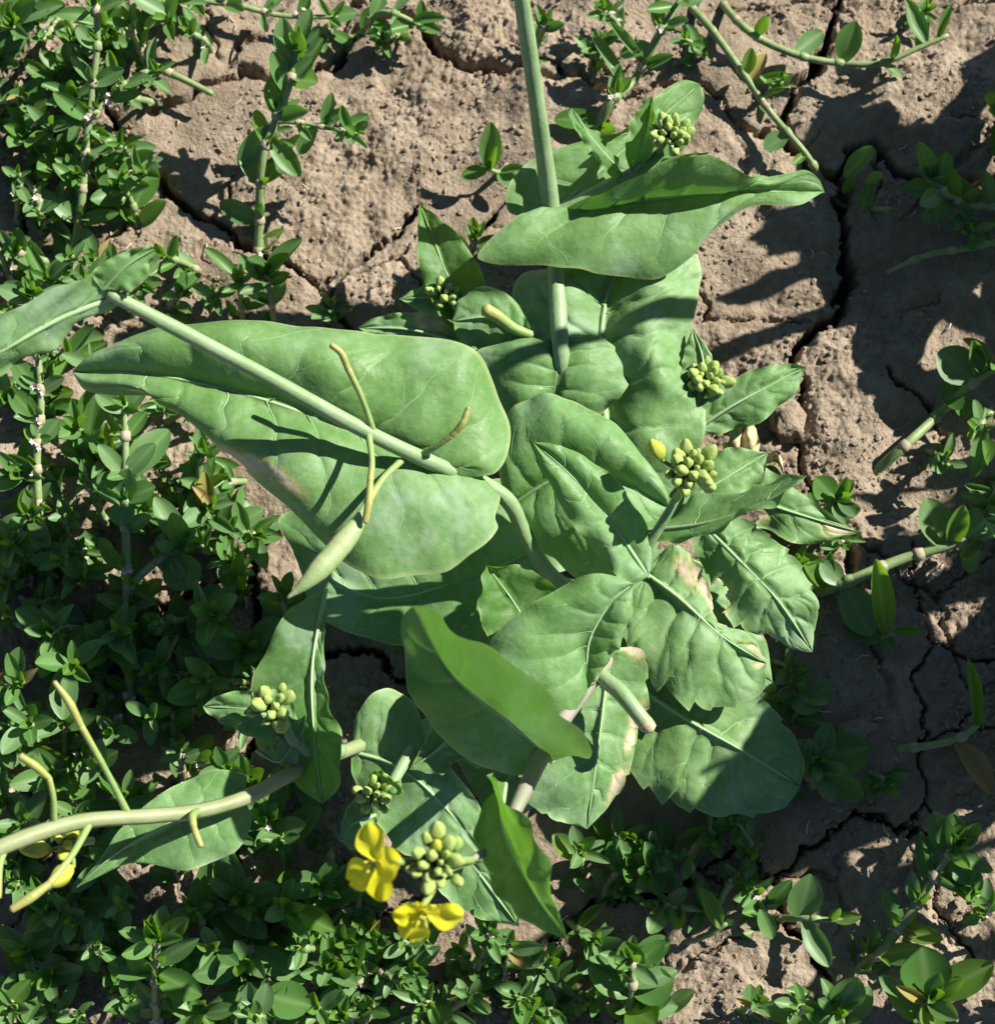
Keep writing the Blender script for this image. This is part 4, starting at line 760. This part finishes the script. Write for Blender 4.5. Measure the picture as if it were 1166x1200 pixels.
for i, (u, v) in enumerate(mat_ + low):
    a = rr.uniform(0, 6.28); ln = rr.uniform(35, 80); top = rr.uniform(.9, 2.0) if i >= len(mat_) else rr.uniform(2.0, 4.2) if u < 420 else rr.uniform(1.2, 2.4)
    weed([(u-math.cos(a)*ln, v-math.sin(a)*ln, .2), (u-math.cos(a)*ln*.4+rr.uniform(-8,8), v-math.sin(a)*ln*.4, top*.5), (u, v, top)], mat_label(u, v), 100+i, rr.choice((rr.uniform(24, 36), rr.uniform(34, 48), rr.uniform(44, 62))) if u < 420 else rr.uniform(28, 42), rr.uniform(26, 36), rad=5, group=mat_label(u, v).replace('shoot', 'shoots', 1), dens=1.15, flowers=.2)

more = [((620,60),(640,20),1.6,'knotgrass wisp between the thick top stalk and the leaning knotgrass stem'),((730,40),(700,10),1.6,'shaded knotgrass wisp behind the leaning knotgrass stem'),((830,70),(800,45),1.2,'little knotgrass sprig under the fork of the long runners'),
 ((890,110),(915,95),1.4,'knotgrass tuft where the long runner meets the wide crack'),((1060,25),(1090,5),1.6,'knotgrass wisp above the bending runner'),((1150,262),(1130,275),1.2,'knotgrass wisp beside the bushy sprig with the pale leaf'),
 ((1165,470),(1140,505),1.8,'knotgrass sprig below the broad-leaved slanting runner'),((1080,520),(1110,548),1.6,'small knotgrass sprig in the shade between the two slanting runners'),((1165,560),(1150,600),2.2,'knotgrass tuft over the runner with the round leaf'),
 ((960,620),(985,640),1.4,'knotgrass wisp behind the dull ragged leaf tip'),((900,770),(930,790),1.4,'knotgrass wisp peeping out under the scarred lower leaf'),((1160,1080),(1140,1045),2.2,'knotgrass sprig at the base of the stout leaning sprig'),
 ((960,1160),(930,1185),1.6,'knotgrass sprig beside the forked lower crack'),((860,1190),(890,1170),1.6,'knotgrass tuft on the sunlit soil near the forked lower crack'),((640,1100),(620,1130),1.4,'knotgrass wisp under the tip of the bright translucent leaf'),
 ((500,1120),(470,1100),1.8,'knotgrass sprig right beneath the yellow petals'),((545,300),(560,270),1.0,'knotgrass wisp in the narrow crack behind the top leaf'),((470,30),(440,50),.8,'knotgrass wisp at the rim of the broad curved crack'),
 ((250,60),(220,40),1.8,'knotgrass sprig over the shaded crack by the top runner'),((240,330),(255,355),1.4,'knotgrass wisp beside the long drooping leaf'),((190,360),(215,340),2.0,'knotgrass sprig between the slanting stalk and the diagonal crack'),
 ((1010,900),(1040,925),1.0,'tiny knotgrass wisp on the shaded plate by the leafy bunch')]
for i, ((u0, v0), (u1, v1), top, lb) in enumerate(more):
    weed([(u0, v0, .2), ((u0+u1)/2+5, (v0+v1)/2, top*.6), (u1, v1, top)], lb, 400+i, 30, 22, rad=4, dens=.9)
# the neighbours out of view on the sunny side, whose shade falls across the soil
def copy_tree(o, parent=None):
    c = o.copy(); COL.objects.link(c); c.parent = parent
    for ch in list(o.children): copy_tree(ch, c)
    return c
for dx, dy, rz, sc, lb in ((.31, .11, 150, 1.0, 'neighbouring mustard plant whose shade falls on the hairline crack'), (.39, .122, 60, 1.15, 'taller mustard plant past the knotgrass runners, shading the forked crack')):
    c = copy_tree(plant); c.location = (RP[0]+dx, RP[1]+dy, 0); c.rotation_euler.z = math.radians(rz); c.scale = (sc, sc, sc*(1.1 if rz == 150 else 1.4)); c['label'] = lb
for i, (u, v, top) in enumerate([(1225,760,4),(1240,900,5),(1250,1060,5),(1260,1150,4)]):
    weed([(u+20, v+10, .2), (u+8, v, top*.5), (u, v-10, top)], 'tall knotgrass shoot standing past the sparse seedling, shading the lower soil', 300+i, 50, 30, rad=5, group='tall knotgrass shoots past the sparse seedling')
